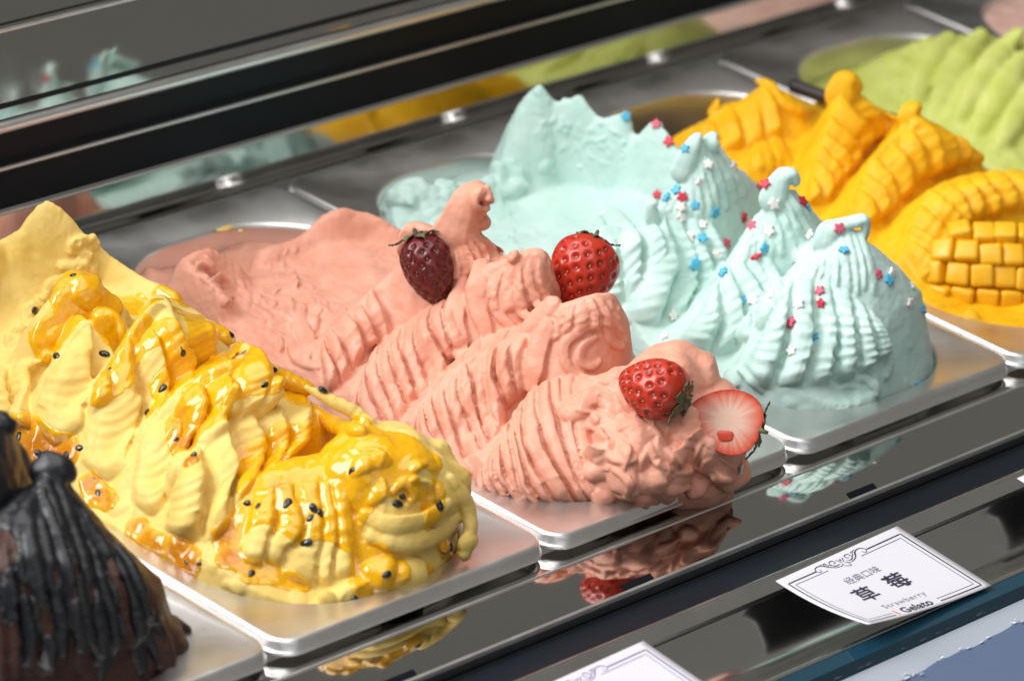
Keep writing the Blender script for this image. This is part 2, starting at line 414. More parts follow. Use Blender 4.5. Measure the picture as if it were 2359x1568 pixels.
        C = C + N * (r[:, None] * flat * (lift - 0.5) * 1.0) - N * sink
        s.tube(C, r, N, flat, tilt, ripple, rlen, seg, wob)
    def family(s, crest, base, n, w, bow=0.0, jit=0.15, **kw):
        crest = catmull(np.asarray(crest, float), 60); base = catmull(np.asarray(base, float), 60)
        for i in range(n):
            t = (i + 0.5 + s.rng.uniform(-jit, jit)) / n * 59
            a, b = crest[int(round(t))], base[int(round(min(max(t + s.rng.uniform(-jit, jit) * 6, 0), 59)))]
            d = b - a; pr = np.array([d[1], -d[0]])
            k = s.rng.uniform(-0.03, 0.03)
            uv = [a - 0.04 * d, a + 0.33 * d + pr * (bow * 0.9 + k), a + 0.68 * d + pr * (bow * 0.8 - k), b]
            sc_ = s.rng.uniform(0.88, 1.12)
            s.stroke(uv, [x * sc_ for x in w], **kw)
    def flank(s, crest, base, n, amp=0.0035, lean=0.35, ripple=0.0002, rlen=0.004, bow=0.0, widths=None, ends=0.10, top=0.25, wander=0.25, peak=0.74, chev=2.2, sink=0.0035, pinch=0.0):
        """one combed or draped face: n overlapping folds running from the crest down to the foot"""
        CR_ = catmull(np.asarray(crest, float), 80); BA = catmull(np.asarray(base, float), 80)
        ns, nt = n * 18 + 1, 64
        w = np.array(widths if widths is not None else s.rng.uniform(0.75, 1.25, n), float); br = np.concatenate([[0], np.cumsum(w)]) / w.sum()
        # coarse surface found on the core
        gs, gt = 4 * n + 5, 11
        D = np.full((gs, gt), np.nan); Nn = np.zeros((gs, gt, 3))
        def px(a, t):
            c = CR_[int(round(a * 79))]; b = BA[int(round(a * 79))]; d = b - c
            return c + d * t + np.array([d[1], -d[0]]) * bow * math.sin(math.pi * t)
        for i, a in enumerate(np.linspace(0, 1, gs)):
            for j, t in enumerate(np.linspace(0, 1, gt)):
                h_ = s.cast(*px(a, t))
                if h_ is not None: D[i, j] = np.linalg.norm(h_[0] - CAM_POS); Nn[i, j] = h_[1]
        if np.isnan(D).all(): return
        for _ in range(60):
            if not np.isnan(D).any(): break
            E = np.pad(D, 1, constant_values=np.nan); nb = np.stack([E[:-2, 1:-1], E[2:, 1:-1], E[1:-1, :-2], E[1:-1, 2:]])
            with np.errstate(all='ignore'):
                import warnings; warnings.simplefilter('ignore'); f = np.nanmean(nb, 0)
            m_ = np.isnan(D); D[m_] = f[m_]
        for _ in range(3):
            E = np.pad(D, 1, 'edge'); D = (E[:-2, 1:-1] + E[2:, 1:-1] + E[1:-1, :-2] + E[1:-1, 2:] + 2 * D) / 6
        for _ in range(4):
            E = np.pad(Nn, ((1, 1), (1, 1), (0, 0)), 'edge'); Nn = (E[:-2, 1:-1] + E[2:, 1:-1] + E[1:-1, :-2] + E[1:-1, 2:] + Nn) / 5
        Nn = Nn + 0.15 * ROT[:, 2]; Nn /= np.linalg.norm(Nn, axis=2)[:, :, None]
        def samp(F, a, t):
            x = a * (gs - 1); y = t * (gt - 1); i = np.clip(np.floor(x).astype(int), 0, gs - 2); j = np.clip(np.floor(y).astype(int), 0, gt - 2); fx = x - i; fy = y - j
            if F.ndim == 3: fx = fx[..., None]; fy = fy[..., None]
            return F[i, j] * (1 - fx) * (1 - fy) + F[i + 1, j] * fx * (1 - fy) + F[i, j + 1] * (1 - fx) * fy + F[i + 1, j + 1] * fx * fy
        A, T = np.meshgrid(np.linspace(0, 1, ns), np.linspace(0, 1, nt), indexing='ij')
        sd = s.rng.uniform(0, 40)
        wa = wander / n * noise3(np.column_stack([A.ravel() * n * 0.6, T.ravel() * 2.5, np.full(A.size, sd)])).reshape(A.shape)
        wa = wa + 0.10 / n * noise3(np.column_stack([A.ravel() * n * 0.9 + 7, T.ravel() * 13, np.full(A.size, sd + 2)])).reshape(A.shape) * np.clip(T * 4, 0, 1)
        Aw = np.clip(A + wa * np.sin(np.pi * np.clip(A * 1.0, 0, 1)), 0, 0.99999)
        k = np.clip(np.searchsorted(br, Aw.ravel(), side='right') - 1, 0, n - 1).reshape(A.shape); phi = (Aw - br[k]) / (br[k + 1] - br[k])
        rise = np.sin(0.5 * np.pi * np.clip(phi / peak, 0, 1)) ** 0.95
        fall = np.sqrt(np.clip(1 - (np.clip(phi - peak, 0, 1) / (1 - peak)) ** 2, 0, 1))
        prof = np.where(phi < peak, rise, fall)
        ak = s.rng.uniform(0.75, 1.2, n)[k]; te = (1 - s.rng.uniform(0, ends, n))[k]
        env = top + (1 - top) * np.clip(T / 0.45, 0, 1) ** 0.8
        endf = np.sqrt(np.clip(1 - (np.clip(T - te + 0.16, 0, 1) / 0.16) ** 2, 0, 1))
        endf = endf * (0.55 + 0.45 * np.sqrt(np.clip(1 - (2 * phi - 1) ** 2, 0, 1)) ** np.where(T > te - 0.2, 1.0, 0.0))
        U0 = np.array([[px(a, t) for t in np.linspace(0, 1, nt)] for a in np.linspace(0, 1, ns)])
        Ddist = samp(D, A, T); NN = samp(Nn, A, T); NN /= np.linalg.norm(NN, axis=2)[:, :, None]
        L = np.linalg.norm(BA.mean(0) - CR_.mean(0)) * PX
        lam = rlen * (1 + 0.25 * noise3(np.column_stack([A.ravel() * n, T.ravel() * 3, np.full(A.size, sd + 9)])).reshape(A.shape))
        rp = ripple * np.sin(2 * np.pi * (T * L) / rlen + chev * (2 * phi - 1) ** 2 + 2.0 * noise3(np.column_stack([A.ravel() * n * 1.2, T.ravel() * 4, np.full(A.size, sd + 5)])).reshape(A.shape) + k * 1.7)
        disp = amp * prof * env * ak * endf + rp * prof * env * endf - 0.0012 * (1 - endf)
        disp = disp + 0.0005 * fbm(np.column_stack([A.ravel() * n * 1.5, T.ravel() * 7, np.full(A.size, sd + 3)]), 2).reshape(A.shape) * env
        disp = disp + 0.00022 * np.sin(phi * 15 + 3 * noise3(np.column_stack([A.ravel() * n, T.ravel() * 3, np.full(A.size, sd + 1)])).reshape(A.shape)) * (1 - T) * env
        disp = disp * np.clip((1 - A) / 0.07, 0, 1) ** 0.5
        # folds lean towards their free right-hand edge
        along = BA - CR_; wpx = np.linalg.norm(np.gradient((CR_ + BA) / 2, axis=0), axis=1).mean() * 79 / n
        dirp = np.gradient((CR_ + BA) / 2, axis=0).mean(0); dirp /= np.linalg.norm(dirp) + 1e-9
        U = U0 + (lean * wpx * env * endf * np.clip((phi - 0.45) / 0.35, 0, 1) ** 1.5 * np.where(phi > peak, prof, 1))[..., None] * dirp
        R = np.stack([(U[..., 0] - 1179.5) / FOC, -(U[..., 1] - 784) / FOC, -np.ones(U.shape[:2])], -1) @ ROT.T
        R /= np.linalg.norm(R, axis=2)[:, :, None]
        V = CAM_POS + R * Ddist[..., None] + NN * disp[..., None]
        Bk = CAM_POS + ((CAM_POS + R * Ddist[..., None]) - CAM_POS) + NN * (-sink) - 0 * V
        idx = lambda i, j: i * nt + j; N_ = ns * nt; F = []
        for i in range(ns - 1):
            for j in range(nt - 1):
                F.append((idx(i, j), idx(i, j + 1), idx(i + 1, j + 1), idx(i + 1, j))); F.append((N_ + idx(i, j), N_ + idx(i + 1, j), N_ + idx(i + 1, j + 1), N_ + idx(i, j + 1)))
        rim = [idx(i, 0) for i in range(ns)] + [idx(ns - 1, j) for j in range(1, nt)] + [idx(i, nt - 1) for i in range(ns - 2, -1, -1)] + [idx(0, j) for j in range(nt - 2, 0, -1)]
        for a, b in zip(rim, rim[1:] + rim[:1]): F.append((a, b, N_ + b, N_ + a))
        s.pending.append((np.vstack([V.reshape(-1, 3), Bk.reshape(-1, 3)]), F))
    def blob(s, c, r, amp=0.15, freq=90, stretch=None, n=18):
        """uneven lump; stretch = 3x3 axes scale"""
        th = np.linspace(0, math.pi, n); ph = np.linspace(0, 2 * math.pi, 2 * n, endpoint=False)
        d = np.array([[(math.sin(a) * math.cos(b), math.sin(a) * math.sin(b), math.cos(a)) for b in ph] for a in th]).reshape(-1, 3)
        r = np.asarray(r, float) if np.ndim(r) else np.array([r, r, r])
        v = d * r
        v = v * (1 + amp * fbm((v + s.rng.uniform(0, 3, 3)) * freq, 2))[:, None]
        if stretch is not None: v = v @ np.asarray(stretch).T
        s.g.rings((v + np.asarray(c)).reshape(n, 2 * n, 3), True, False)
    def lump(s, u, v, r, depth=0.2, amp=0.2, freq=110, squash=0.7):
        h = s.cast(u, v)
        if h is None: return
        r = r * PX
        a = unit(np.cross(h[1], s.rng.normal(size=3))); b = np.cross(h[1], a)
        M = np.column_stack([a * s.rng.uniform(0.8, 1.4), b * s.rng.uniform(0.7, 1.1), h[1] * squash])
        s.blob(h[0] - h[1] * r * depth, r, amp, freq, M, 14)
    def flakes(s, poly, n, size=(18, 42), lift=0.7, flat=0.5):
        """short torn ribbons scattered over a patch of the heap given by a quad of seen corners"""
        q = np.asarray(poly, float)
        for _ in range(n):
            a, b = s.rng.uniform(0, 1, 2); c = q[0] * (1 - a) * (1 - b) + q[1] * a * (1 - b) + q[2] * a * b + q[3] * (1 - a) * b
            L = s.rng.uniform(*size) * 1.5; th = s.rng.uniform(0, 2 * math.pi); d = np.array([math.cos(th), math.sin(th)]) * L / 2; e = np.array([-d[1], d[0]]) * s.rng.uniform(-.7, .7)
            w = s.rng.uniform(*size)
            s.stroke([c - d, c + e, c + d], [w * .35, w, w * .3], lift=lift, tilt=s.rng.uniform(-.8, .8), flat=flat, wob=.12)
    def curl(s, L, rad, flat=0.8, **kw):
        s.tube(s.pts(L), rad, None, flat, **kw)
    def skin(s, voxel, smooth=1, disp=((0.00022, 160), (0.00007, 520)), name='scoop'):
        s.update(); me = s.g.mesh(name); o = bpy.data.objects.new('tmp', me); COL.objects.link(o)
        md = o.modifiers.new('r', 'REMESH'); md.mode = 'VOXEL'; md.voxel_size = voxel; md.adaptivity = 0.0
        if smooth:
            sm = o.modifiers.new('s', 'SMOOTH'); sm.factor = 0.5; sm.iterations = smooth
        dg = bpy.context.evaluated_depsgraph_get(); out = bpy.data.meshes.new_from_object(o.evaluated_get(dg))
        bpy.data.objects.remove(o); bpy.data.meshes.remove(me)
        n = len(out.vertices); co = np.empty(n * 3, np.float32); out.vertices.foreach_get('co', co); co = co.reshape(-1, 3).astype(float)
        no = np.empty(n * 3, np.float32); out.vertices.foreach_get('normal', no); no = no.reshape(-1, 3)
        d = 0
        for amp, fr in disp: d = d + amp * fbm(co * fr, 2)
        co = co + no * np.reshape(d, (-1, 1))
        # drop what lies deep inside the pan, never seen
        nl = len(out.loops); li = np.empty(nl, np.int32); out.loops.foreach_get('vertex_index', li)
        np_ = len(out.polygons); st_ = np.empty(np_, np.int32); out.polygons.foreach_get('loop_start', st_)
        quads = li.reshape(-1, 4) if nl == np_ * 4 else None
        if quads is not None:
            keep = (co[quads, 2] > -0.014).any(1); quads = quads[keep]
            used = np.unique(quads); rm = np.full(n, -1, np.int64); rm[used] = np.arange(len(used))
            new = bpy.data.meshes.new(name); nq = len(quads)
            new.vertices.add(len(used)); new.vertices.foreach_set('co', co[used].astype(np.float32).ravel())
            new.loops.add(nq * 4); new.loops.foreach_set('vertex_index', rm[quads].astype(np.int32).ravel())
            new.polygons.add(nq); new.polygons.foreach_set('loop_start', np.arange(0, nq * 4, 4, dtype=np.int32))
            new.update(calc_edges=True); new.validate(); bpy.data.meshes.remove(out); out = new
        else:
            out.vertices.foreach_set('co', co.astype(np.float32).ravel()); out.update()
        out.polygons.foreach_set('use_smooth', np.ones(len(out.polygons), bool))
        out.name = name
        return out
    def finish(s, name, mat, voxel, **kw):
        lab = {k: kw.pop(k) for k in ('label', 'category', 'group') if k in kw}
        me = s.skin(voxel, name=name, **kw); s.me = me
        nv = len(me.vertices); c_ = np.empty(nv * 3, np.float32); me.vertices.foreach_get('co', c_); li = np.empty(len(me.loops), np.int32); me.loops.foreach_get('vertex_index', li)
        s.quads = li.reshape(-1, 4); s.bvh = BVHTree.FromPolygons(c_.reshape(-1, 3).tolist(), s.quads.tolist()); print(name, 'quads', len(s.quads))
        s.obj = link(name, me, mat, **lab); return s.obj
# ---------------------------------------------------------------- part F: strawberry ice cream
M_pink = mat_gelato('strawberry_ice_cream', (0.71, 0.32, 0.22), (0.77, 0.385, 0.28), rough=0.34, radius=(1.0, 0.5, 0.35), scale=0.001, sss=0.2)
h = Heap(0.255); h.sharp = 0.75; h.drop = 0.005
h.floor = [(-.07, .352, -.014), (0, .352, -.016), (.07, .352, -.014), (-.045, .325, -.004), (0, .325, -.008), (.04, .325, -.006),
           (-.04, .25, .010), (0, .245, .012), (.03, .235, .020), (.055, .20, .02), (-.06, .20, .006), (0, .19, .012),
           (-.06, .15, .0), (-.06, .1, .0), (.06, .1, .004), (0, .1, .006), (0, .15, .008), (0, .03, .006), (-.06, .04, .0), (.06, .04, .002)]
h.ridge([(500, 660, -.062), (430, 600, -.058), (470, 572, -.045), (530, 600, -.03)], .014, .012, 2.0)              # curled lump at the back left
h.ridge([(610, 575, 0), (690, 545, .02), (740, 505, .032), (785, 478, .04), (850, 490, .052), (915, 530, .060), (940, 600, .064)], .012, .010, 2.2)   # rim of the scooped hollow
h.ridge([(748, 815, -.058), (800, 715, -.042), (900, 615, -.015), (1000, 555, -.005), (1060, 530, .005), (1150, 590, .035), (1200, 640, .06)], .031, .024)
h.ridge([(842, 905, -.06), (860, 830, -.052), (935, 756, -.035), (1050, 675, -.012), (1150, 605, 0), (1235, 590, .012), (1285, 690, .04)], .030, .021)
h.ridge([(968, 965, -.058), (1018, 867, -.048), (1099, 790, -.03), (1250, 735, -.008), (1340, 695, .0), (1400, 700, .02), (1430, 800, .055)], .030, .021)
h.ridge([(1115, 1095, -.055), (1180, 975, -.045), (1248, 895, -.03), (1330, 872, -.012), (1450, 815, 0), (1565, 835, .02), (1595, 890, .045)], .046, .021, 1.4)
h.ridge([(1400, 1020, -.018), (1500, 950, -.0), (1600, 965, .015), (1670, 1010, .03)], .026, .03, 1.8)
h.ridge([(1120, 612, -.002), (1165, 596, .002), (1210, 578, .007), (1246, 574, .012), (1262, 600, .018)], .014, .012, 2.0)
h.ridge([(1270, 712, -.006), (1335, 684, .0), (1385, 676, .008), (1412, 680, .014), (1430, 715, .020)], .015, .012, 2.0)
h.ridge([(1050, 548, .003), (1085, 528, .008), (1120, 552, .018), (1162, 598, .034)], .018, .014, 1.8)
h.core()
h.blob(P(1545, 935, x=.270), (.030, .026, .030), .10, 60, n=26)          # the broad front lobe reaching over the lip
h.blob(P(1610, 1000, x=.276), (.027, .022, .028), .10, 60, n=26)
h.blob(P(1480, 1060, x=.250), (.032, .024, .024), .10, 60, n=26)
h.blob(P(1600, 1090, x=.276), (.024, .018, .016), .12, 60, n=22)
h.update()
h.flakes([(400, 600), (520, 570), (620, 700), (500, 700)], 12, (18, 44))
h.flakes([(560, 690), (680, 640), (760, 720), (660, 820)], 26, (14, 40))
h.flakes([(600, 600), (700, 560), (740, 620), (640, 660)], 10, (10, 24), .5)
# back: broken folds beside the hollow
for u, v, r in ((690, 800, 36), (720, 745, 34), (640, 770, 30), (600, 740, 26), (560, 700, 30), (740, 705, 26), (655, 720, 22), (610, 690, 20)):
    h.lump(u, v, r, 0.45, 0.35, 120)
h.flank([(738, 812), (765, 742), (790, 716), (820, 694), (862, 662)], [(758, 915), (795, 895), (838, 840), (866, 808), (905, 775)], 5, amp=.0070, lean=.22, bow=-.05, ripple=.00009, rlen=.006)
h.stroke([(700, 700), (690, 745), (712, 800), (700, 850)], [20, 40, 50, 30], tilt=-.35)
h.stroke([(668, 785), (690, 830), (740, 850)], [26, 36, 20], tilt=-.35)
# finger with torn end on the rear mound
h.curl([(1030, 590, .0), (1050, 530, .003), (1078, 475, .006), (1105, 445, .008), (1122, 452, .010)], [.013, .0115, .0095, .008, .0045])
h.blob(P(1108, 512, x=.266), (.0042, .004, .0045), .25, 150, n=12)
h.curl([(935, 600, -.01), (945, 545, -.008), (960, 522, -.006), (1000, 535, -.003)], [.007, .006, .004, .006])
h.curl([(1010, 560, -.002), (1018, 520, 0), (1028, 508, .002)], [.006, .004, .002])
h.flank([(1042, 592), (1064, 556), (1088, 536), (1115, 545)], [(1035, 650), (1078, 652), (1125, 618), (1172, 592)], 7, amp=.0030, lean=.12, bow=.05, ripple=.00009, rlen=.006)
# second mound
h.flank([(826, 905), (846, 838), (885, 776), (935, 748), (995, 706), (1062, 660)], [(838, 995), (905, 1008), (968, 930), (1012, 878), (1050, 835), (1085, 795)], 9, amp=.0080, lean=.22, bow=-.14, wander=.45, ripple=.00009, rlen=.006)
h.stroke([(1070, 640), (1050, 720), (1062, 800), (1075, 850)], [30, 56, 60, 34], tilt=-.2)
h.stroke([(1110, 600), (1100, 690), (1120, 760), (1120, 800)], [40, 60, 50, 30], tilt=-.2)
h.stroke([(1205, 585), (1165, 660), (1150, 720), (1190, 760)], [16, 26, 30, 22], tilt=-.35)
h.stroke([(1220, 580), (1195, 650), (1195, 710), (1245, 745)], [14, 24, 28, 22], tilt=-.35)
h.stroke([(1238, 580), (1225, 650), (1238, 700), (1285, 728)], [14, 22, 26, 20], tilt=-.35)
h.stroke([(1252, 585), (1252, 640), (1270, 690), (1296, 712)], [14, 20, 24, 18], tilt=-.35)
h.stroke([(1262, 600), (1268, 640), (1282, 668), (1290, 690)], [14, 18, 22, 18], tilt=-.35)
h.curl([(1170, 600, .0), (1185, 585, .001), (1191, 574, .002)], [.004, .0025, .001])
# third mound
h.flank([(946, 985), (985, 905), (1013, 860), (1066, 816), (1100, 784), (1172, 758), (1240, 735)], [(985, 1062), (1055, 1092), (1100, 1102), (1143, 1015), (1158, 986), (1180, 955), (1215, 910)], 10, amp=.0080, lean=.22, bow=-.14, wander=.45, ripple=.00009, rlen=.006)
h.stroke([(1225, 745), (1190, 810), (1170, 870), (1180, 930)], [30, 52, 56, 30], tilt=-.3)
h.stroke([(1270, 735), (1245, 800), (1235, 860), (1225, 910)], [40, 60, 60, 30], tilt=-.3)
h.curl([(1200, 770, -.012), (1240, 735, -.008), (1268, 708, -.006), (1282, 696, -.004), (1290, 712, -.003)], [.004, .0055, .0055, .0045, .003])
h.stroke([(1410, 700), (1395, 750), (1410, 790), (1440, 800)], [16, 22, 24, 16], tilt=-.35)
h.stroke([(1425, 705), (1420, 750), (1432, 780), (1446, 786)], [14, 20, 20, 14], tilt=-.35)
h.stroke([(1390, 730), (1330, 765), (1300, 800), (1310, 850), (1350, 868)], [14, 24, 26, 26, 16], tilt=-.35)
h.stroke([(1380, 775), (1345, 795), (1335, 830), (1365, 845), (1385, 825)], [12, 22, 24, 22, 12], tilt=-.2)
h.stroke([(1255, 770), (1300, 745), (1360, 735), (1400, 740)], [10, 16, 20, 12])
h.flank([(1290, 720), (1340, 690), (1385, 688), (1412, 698)], [(1260, 800), (1330, 770), (1400, 765), (1440, 790)], 6, amp=.003, lean=.22, ripple=.00009, rlen=.006)
h.flank([(1130, 640), (1180, 608), (1225, 585), (1250, 582)], [(1095, 740), (1150, 730), (1215, 720), (1285, 720)], 6, amp=.0035, lean=.22, bow=-.1, ripple=.00009, rlen=.006)
for q in ((1118, 448), (1126, 462), (1112, 440), (1100, 436), (1122, 478), (1095, 450)): h.blob(P(*q, x=.264), .0042 * h.rng.uniform(.5, 1), .5, 260, n=10)
# front mound with long combed folds
h.flank([(1096, 1105), (1126, 1054), (1150, 1008), (1175, 970), (1205, 922), (1245, 886), (1300, 868), (1355, 868)], [(1112, 1128), (1195, 1162), (1243, 1176), (1290, 1184), (1331, 1187), (1381, 1187), (1420, 1180), (1445, 1155)], 12, amp=.0075, bow=-.13, wander=.45, lean=.22, ripple=.00009, rlen=.006)
h.stroke([(1290, 880), (1340, 868), (1395, 880), (1404, 884)], [14, 20, 16, 10])
h.stroke([(1250, 900), (1320, 880), (1390, 890)], [10, 16, 10])
h.update()
# lumpy broken mass at the front right, one nub hanging over the lip
for u, v, r in ((1330, 930, 40), (1375, 965, 36), (1420, 935, 26), (1440, 990, 40), (1500, 1010, 36), (1395, 1030, 44), (1460, 1055, 44), (1540, 1050, 34), (1580, 1000, 44),
                (1620, 1040, 46), (1660, 1080, 34), (1560, 1100, 40), (1500, 1110, 36), (1440, 1130, 34), (1420, 1090, 36), (1390, 1150, 30), (1600, 1110, 34), (1680, 1050, 28),
                (1370, 1085, 34), (1530, 970, 30), (1640, 985, 26), (1350, 890, 30), (1480, 1150, 30), (1545, 1140, 30), (1590, 960, 30), (1690, 1090, 20)):
    h.lump(u, v, r * 1.15, 0.2, 0.28, 80, 0.62)
h.update()
h.flakes([(1330, 910), (1560, 930), (1690, 1080), (1400, 1150)], 22, (26, 64), .75, .5)
h.flakes([(1500, 960), (1690, 960), (1700, 1100), (1520, 1130)], 12, (30, 66), .75, .5)
h.flakes([(1330, 890), (1440, 860), (1470, 960), (1350, 990)], 8, (20, 46))
for uv, w in (([(1330, 985), (1380, 985), (1420, 1010)], [14, 26, 12]), ([(1420, 990), (1470, 975), (1510, 990)], [12, 30, 14]), ([(1380, 1030), (1430, 1060), (1470, 1055)], [14, 34, 14]),
              ([(1480, 1010), (1510, 1050), (1500, 1090)], [16, 30, 12]), ([(1550, 1020), (1570, 1070), (1600, 1090)], [14, 32, 14]), ([(1600, 1000), (1640, 1020), (1650, 1060)], [14, 36, 16]),
              ([(1410, 1080), (1450, 1110), (1440, 1150)], [12, 28, 14]), ([(1500, 1120), (1550, 1130), (1590, 1120)], [14, 30, 16]), ([(1330, 905), (1370, 925), (1410, 920)], [10, 24, 12]),
              ([(1420, 900), (1450, 935), (1490, 965), (1540, 975)], [10, 24, 26, 12]), ([(1655, 1050), (1685, 1070), (1700, 1100)], [12, 24, 12])):
    h.stroke(uv, w, lift=.6, tilt=h.rng.uniform(-.4, .4), wob=.2)
h.blob(P(1645, 1120, x=.281), (.0110, .009, .0125), .2, 90)
h.blob(P(1625, 1150, x=.275), (.0085, .007, .007), .2, 120)
h.blob(P(1685, 1055, x=.290), (.0075, .007, .010), .25, 120)
h.finish('strawberry_ice_cream', M_pink, 0.00064, label='pink strawberry ice cream in combed folds topped with strawberries', category='ice cream')
H_PINK = h
# ---------------------------------------------------------------- part G: mint ice cream
M_mint = mat_gelato('mint_ice_cream', (0.51, 0.71, 0.65), (0.58, 0.75, 0.70), rough=0.42, radius=(0.4, 1.0, 0.8), scale=0.0012, sss=0.22)
h = Heap(0.425); h.sharp = 0.6; h.drop = 0.0045
h.floor = [(-.07, .352, -.014), (0, .352, -.016), (.07, .352, -.014), (-.045, .33, -.002), (0, .33, -.004), (.04, .335, -.006),
           (-.05, .28, .0), (-.02, .26, .004), (.02, .245, .010), (.05, .22, .020), (-.04, .22, .010), (0, .21, .012), (-.06, .17, .008), (-.06, .13, .0),
           (-.06, .1, .0), (.06, .1, .002), (0, .12, .006), (0, .08, .004), (0, .03, .004), (-.06, .04, .001), (.06, .04, .001)]
h.ridge([(910, 502, -.060), (926, 460, -.056), (955, 440, -.048), (1000, 456, -.040)], .016, .014, 2)
h.ridge([(1000, 456, -.040), (1080, 448, -.020), (1140, 420, .002), (1180, 335, .016), (1222, 215, .026), (1245, 205, .030)], .022, .012, 1.7)
h.ridge([(1245, 205, .030), (1270, 232, .034), (1300, 232, .038), (1335, 222, .043), (1365, 255, .046), (1390, 272, .048), (1440, 262, .052), (1455, 300, .053), (1480, 310, .053), (1510, 285, .052), (1565, 345, .052), (1600, 420, .05)], .012, .010, 2)
h.ridge([(1362, 600, -.062), (1372, 540, -.058), (1392, 500, -.052), (1440, 502, -.042), (1500, 500, -.02)], .030, .014, 1.7)
h.ridge([(1458, 770, -.063), (1475, 650, -.053), (1510, 500, -.028), (1570, 400, -.010), (1615, 330, 0), (1640, 325, .006), (1690, 360, .022), (1768, 420, .052)], .033, .022, 1.45)
h.ridge([(1568, 785, -.058), (1608, 708, -.048), (1682, 602, -.028), (1728, 520, -.013), (1790, 430, .0), (1825, 430, .006), (1911, 508, .040), (1940, 600, .062)], .034, .023, 1.45)
h.ridge([(1722, 845, -.053), (1790, 750, -.038), (1830, 640, -.023), (1878, 590, -.011), (1930, 530, .0), (1985, 530, .008), (2068, 622, .030), (2108, 668, .042), (2140, 790, .058)], .044, .027, 1.75)
h.core(nz=.0007)
for u, v, x, r in ((928, 478, .370, .011), (950, 462, .376, .011), (985, 474, .382, .010), (1020, 472, .390, .012), (1060, 468, .400, .010), (1095, 462, .410, .012), (1130, 448, .420, .012), (1160, 425, .430, .012), (960, 500, .374, .009), (1040, 500, .390, .009)):
    h.blob(P(u, v, x=x), (r, r * .9, r * .95), .35, 110)
h.update()
# hollowed wall: ragged lip
for u, v, r in ((1240, 215, 14), (1262, 235, 16), (1300, 235, 18), (1335, 225, 16), (1385, 275, 18), (1440, 262, 16), (1455, 285, 14), (1510, 285, 18), (1420, 330, 20), (1470, 325, 16), (1360, 300, 22), (1300, 340, 26), (1290, 290, 24),
                (1250, 310, 26), (1260, 380, 26), (1200, 420, 24), (940, 455, 22), (920, 490, 20), (975, 475, 20), (1010, 470, 22), (1060, 465, 20), (1100, 470, 18), (1130, 520, 14), (1180, 540, 12), (1150, 470, 14)):
    h.lump(u, v, r, 0.5, 0.4, 150, 0.6)
h.flakes([(920, 470), (1060, 460), (1100, 540), (960, 520)], 14, (14, 34))
h.flakes([(1230, 260), (1440, 300), (1440, 380), (1200, 420)], 30, (10, 26), .5)
h.flakes([(1100, 480), (1220, 430), (1240, 600), (1120, 560)], 18, (8, 20), .4)
# short folds at the back
kf = dict(amp=.0085, ripple=.00045, rlen=.0044, lean=.25, ends=.08, top=.15, wander=.2)
h.flank([(1350, 548), (1390, 482), (1440, 488), (1497, 490)], [(1372, 690), (1440, 718), (1482, 684), (1520, 610)], 3, bow=.06, **kf)
# second mound
h.flank([(1494, 505), (1520, 480), (1560, 500), (1640, 515)], [(1412, 770), (1510, 772), (1580, 728), (1668, 650)], 4, widths=[1.7, 1.15, 1, .9], bow=.03, **kf)
h.flank([(1560, 415), (1598, 345), (1630, 328), (1658, 335)], [(1500, 500), (1590, 520), (1660, 505), (1735, 470)], 10, amp=.0016, lean=.12, ripple=.00003, top=.3, bow=.04)
h.curl([(1560, 420, -.012), (1590, 345, -.006), (1606, 318, -.002), (1614, 306, .0)], [.007, .005, .0032, .0012])
h.curl([(1630, 350, .004), (1640, 326, .006), (1648, 315, .008), (1656, 318, .009)], [.007, .0055, .004, .002])
h.curl([(1505, 520, -.03), (1498, 480, -.031), (1506, 466, -.03), (1518, 474, -.029)], [.006, .004, .003, .002])
# third mound
h.flank([(1636, 680), (1676, 612), (1720, 600), (1770, 585)], [(1550, 790), (1598, 838), (1672, 830), (1735, 795), (1822, 715)], 5, widths=[1.6, 1.1, 1, .95, .8], bow=.03, **kf)
h.flank([(1728, 540), (1765, 470), (1800, 440), (1832, 435)], [(1690, 615), (1760, 610), (1830, 605), (1900, 575)], 9, amp=.0018, lean=.12, ripple=.00003, top=.3, bow=.04)
h.curl([(1770, 490, -.005), (1790, 430, .0), (1806, 404, .003), (1826, 400, .006), (1836, 416, .008), (1830, 430, .008)], [.009, .0064, .0050, .0042, .0034, .0018])
# front mound
h.flank([(1796, 700), (1826, 640), (1880, 645), (1950, 672), (2015, 720)], [(1700, 850), (1745, 902), (1810, 905), (1870, 898), (1925, 886), (1975, 868), (2045, 820)], 6, widths=[1.7, 1.1, 1, 1, .9, .8], bow=.02, **kf)
h.stroke([(2010, 770), (2040, 800), (2046, 840), (2036, 875)], [12, 26, 30, 22], ripple=.0002, tilt=-.3)
h.flank([(1872, 605), (1900, 545), (1940, 528), (1985, 530)], [(1820, 655), (1890, 668), (1955, 685), (2025, 690)], 10, amp=.0018, lean=.12, ripple=.00003, top=.3, bow=.05)
h.curl([(1890, 590, -.008), (1908, 535, -.003), (1935, 518, .002), (1972, 508, .006), (1994, 506, .009), (1997, 530, .010), (1990, 560, .010)], [.008, .0058, .0044, .0042, .0036, .0028, .0014])
h.update()
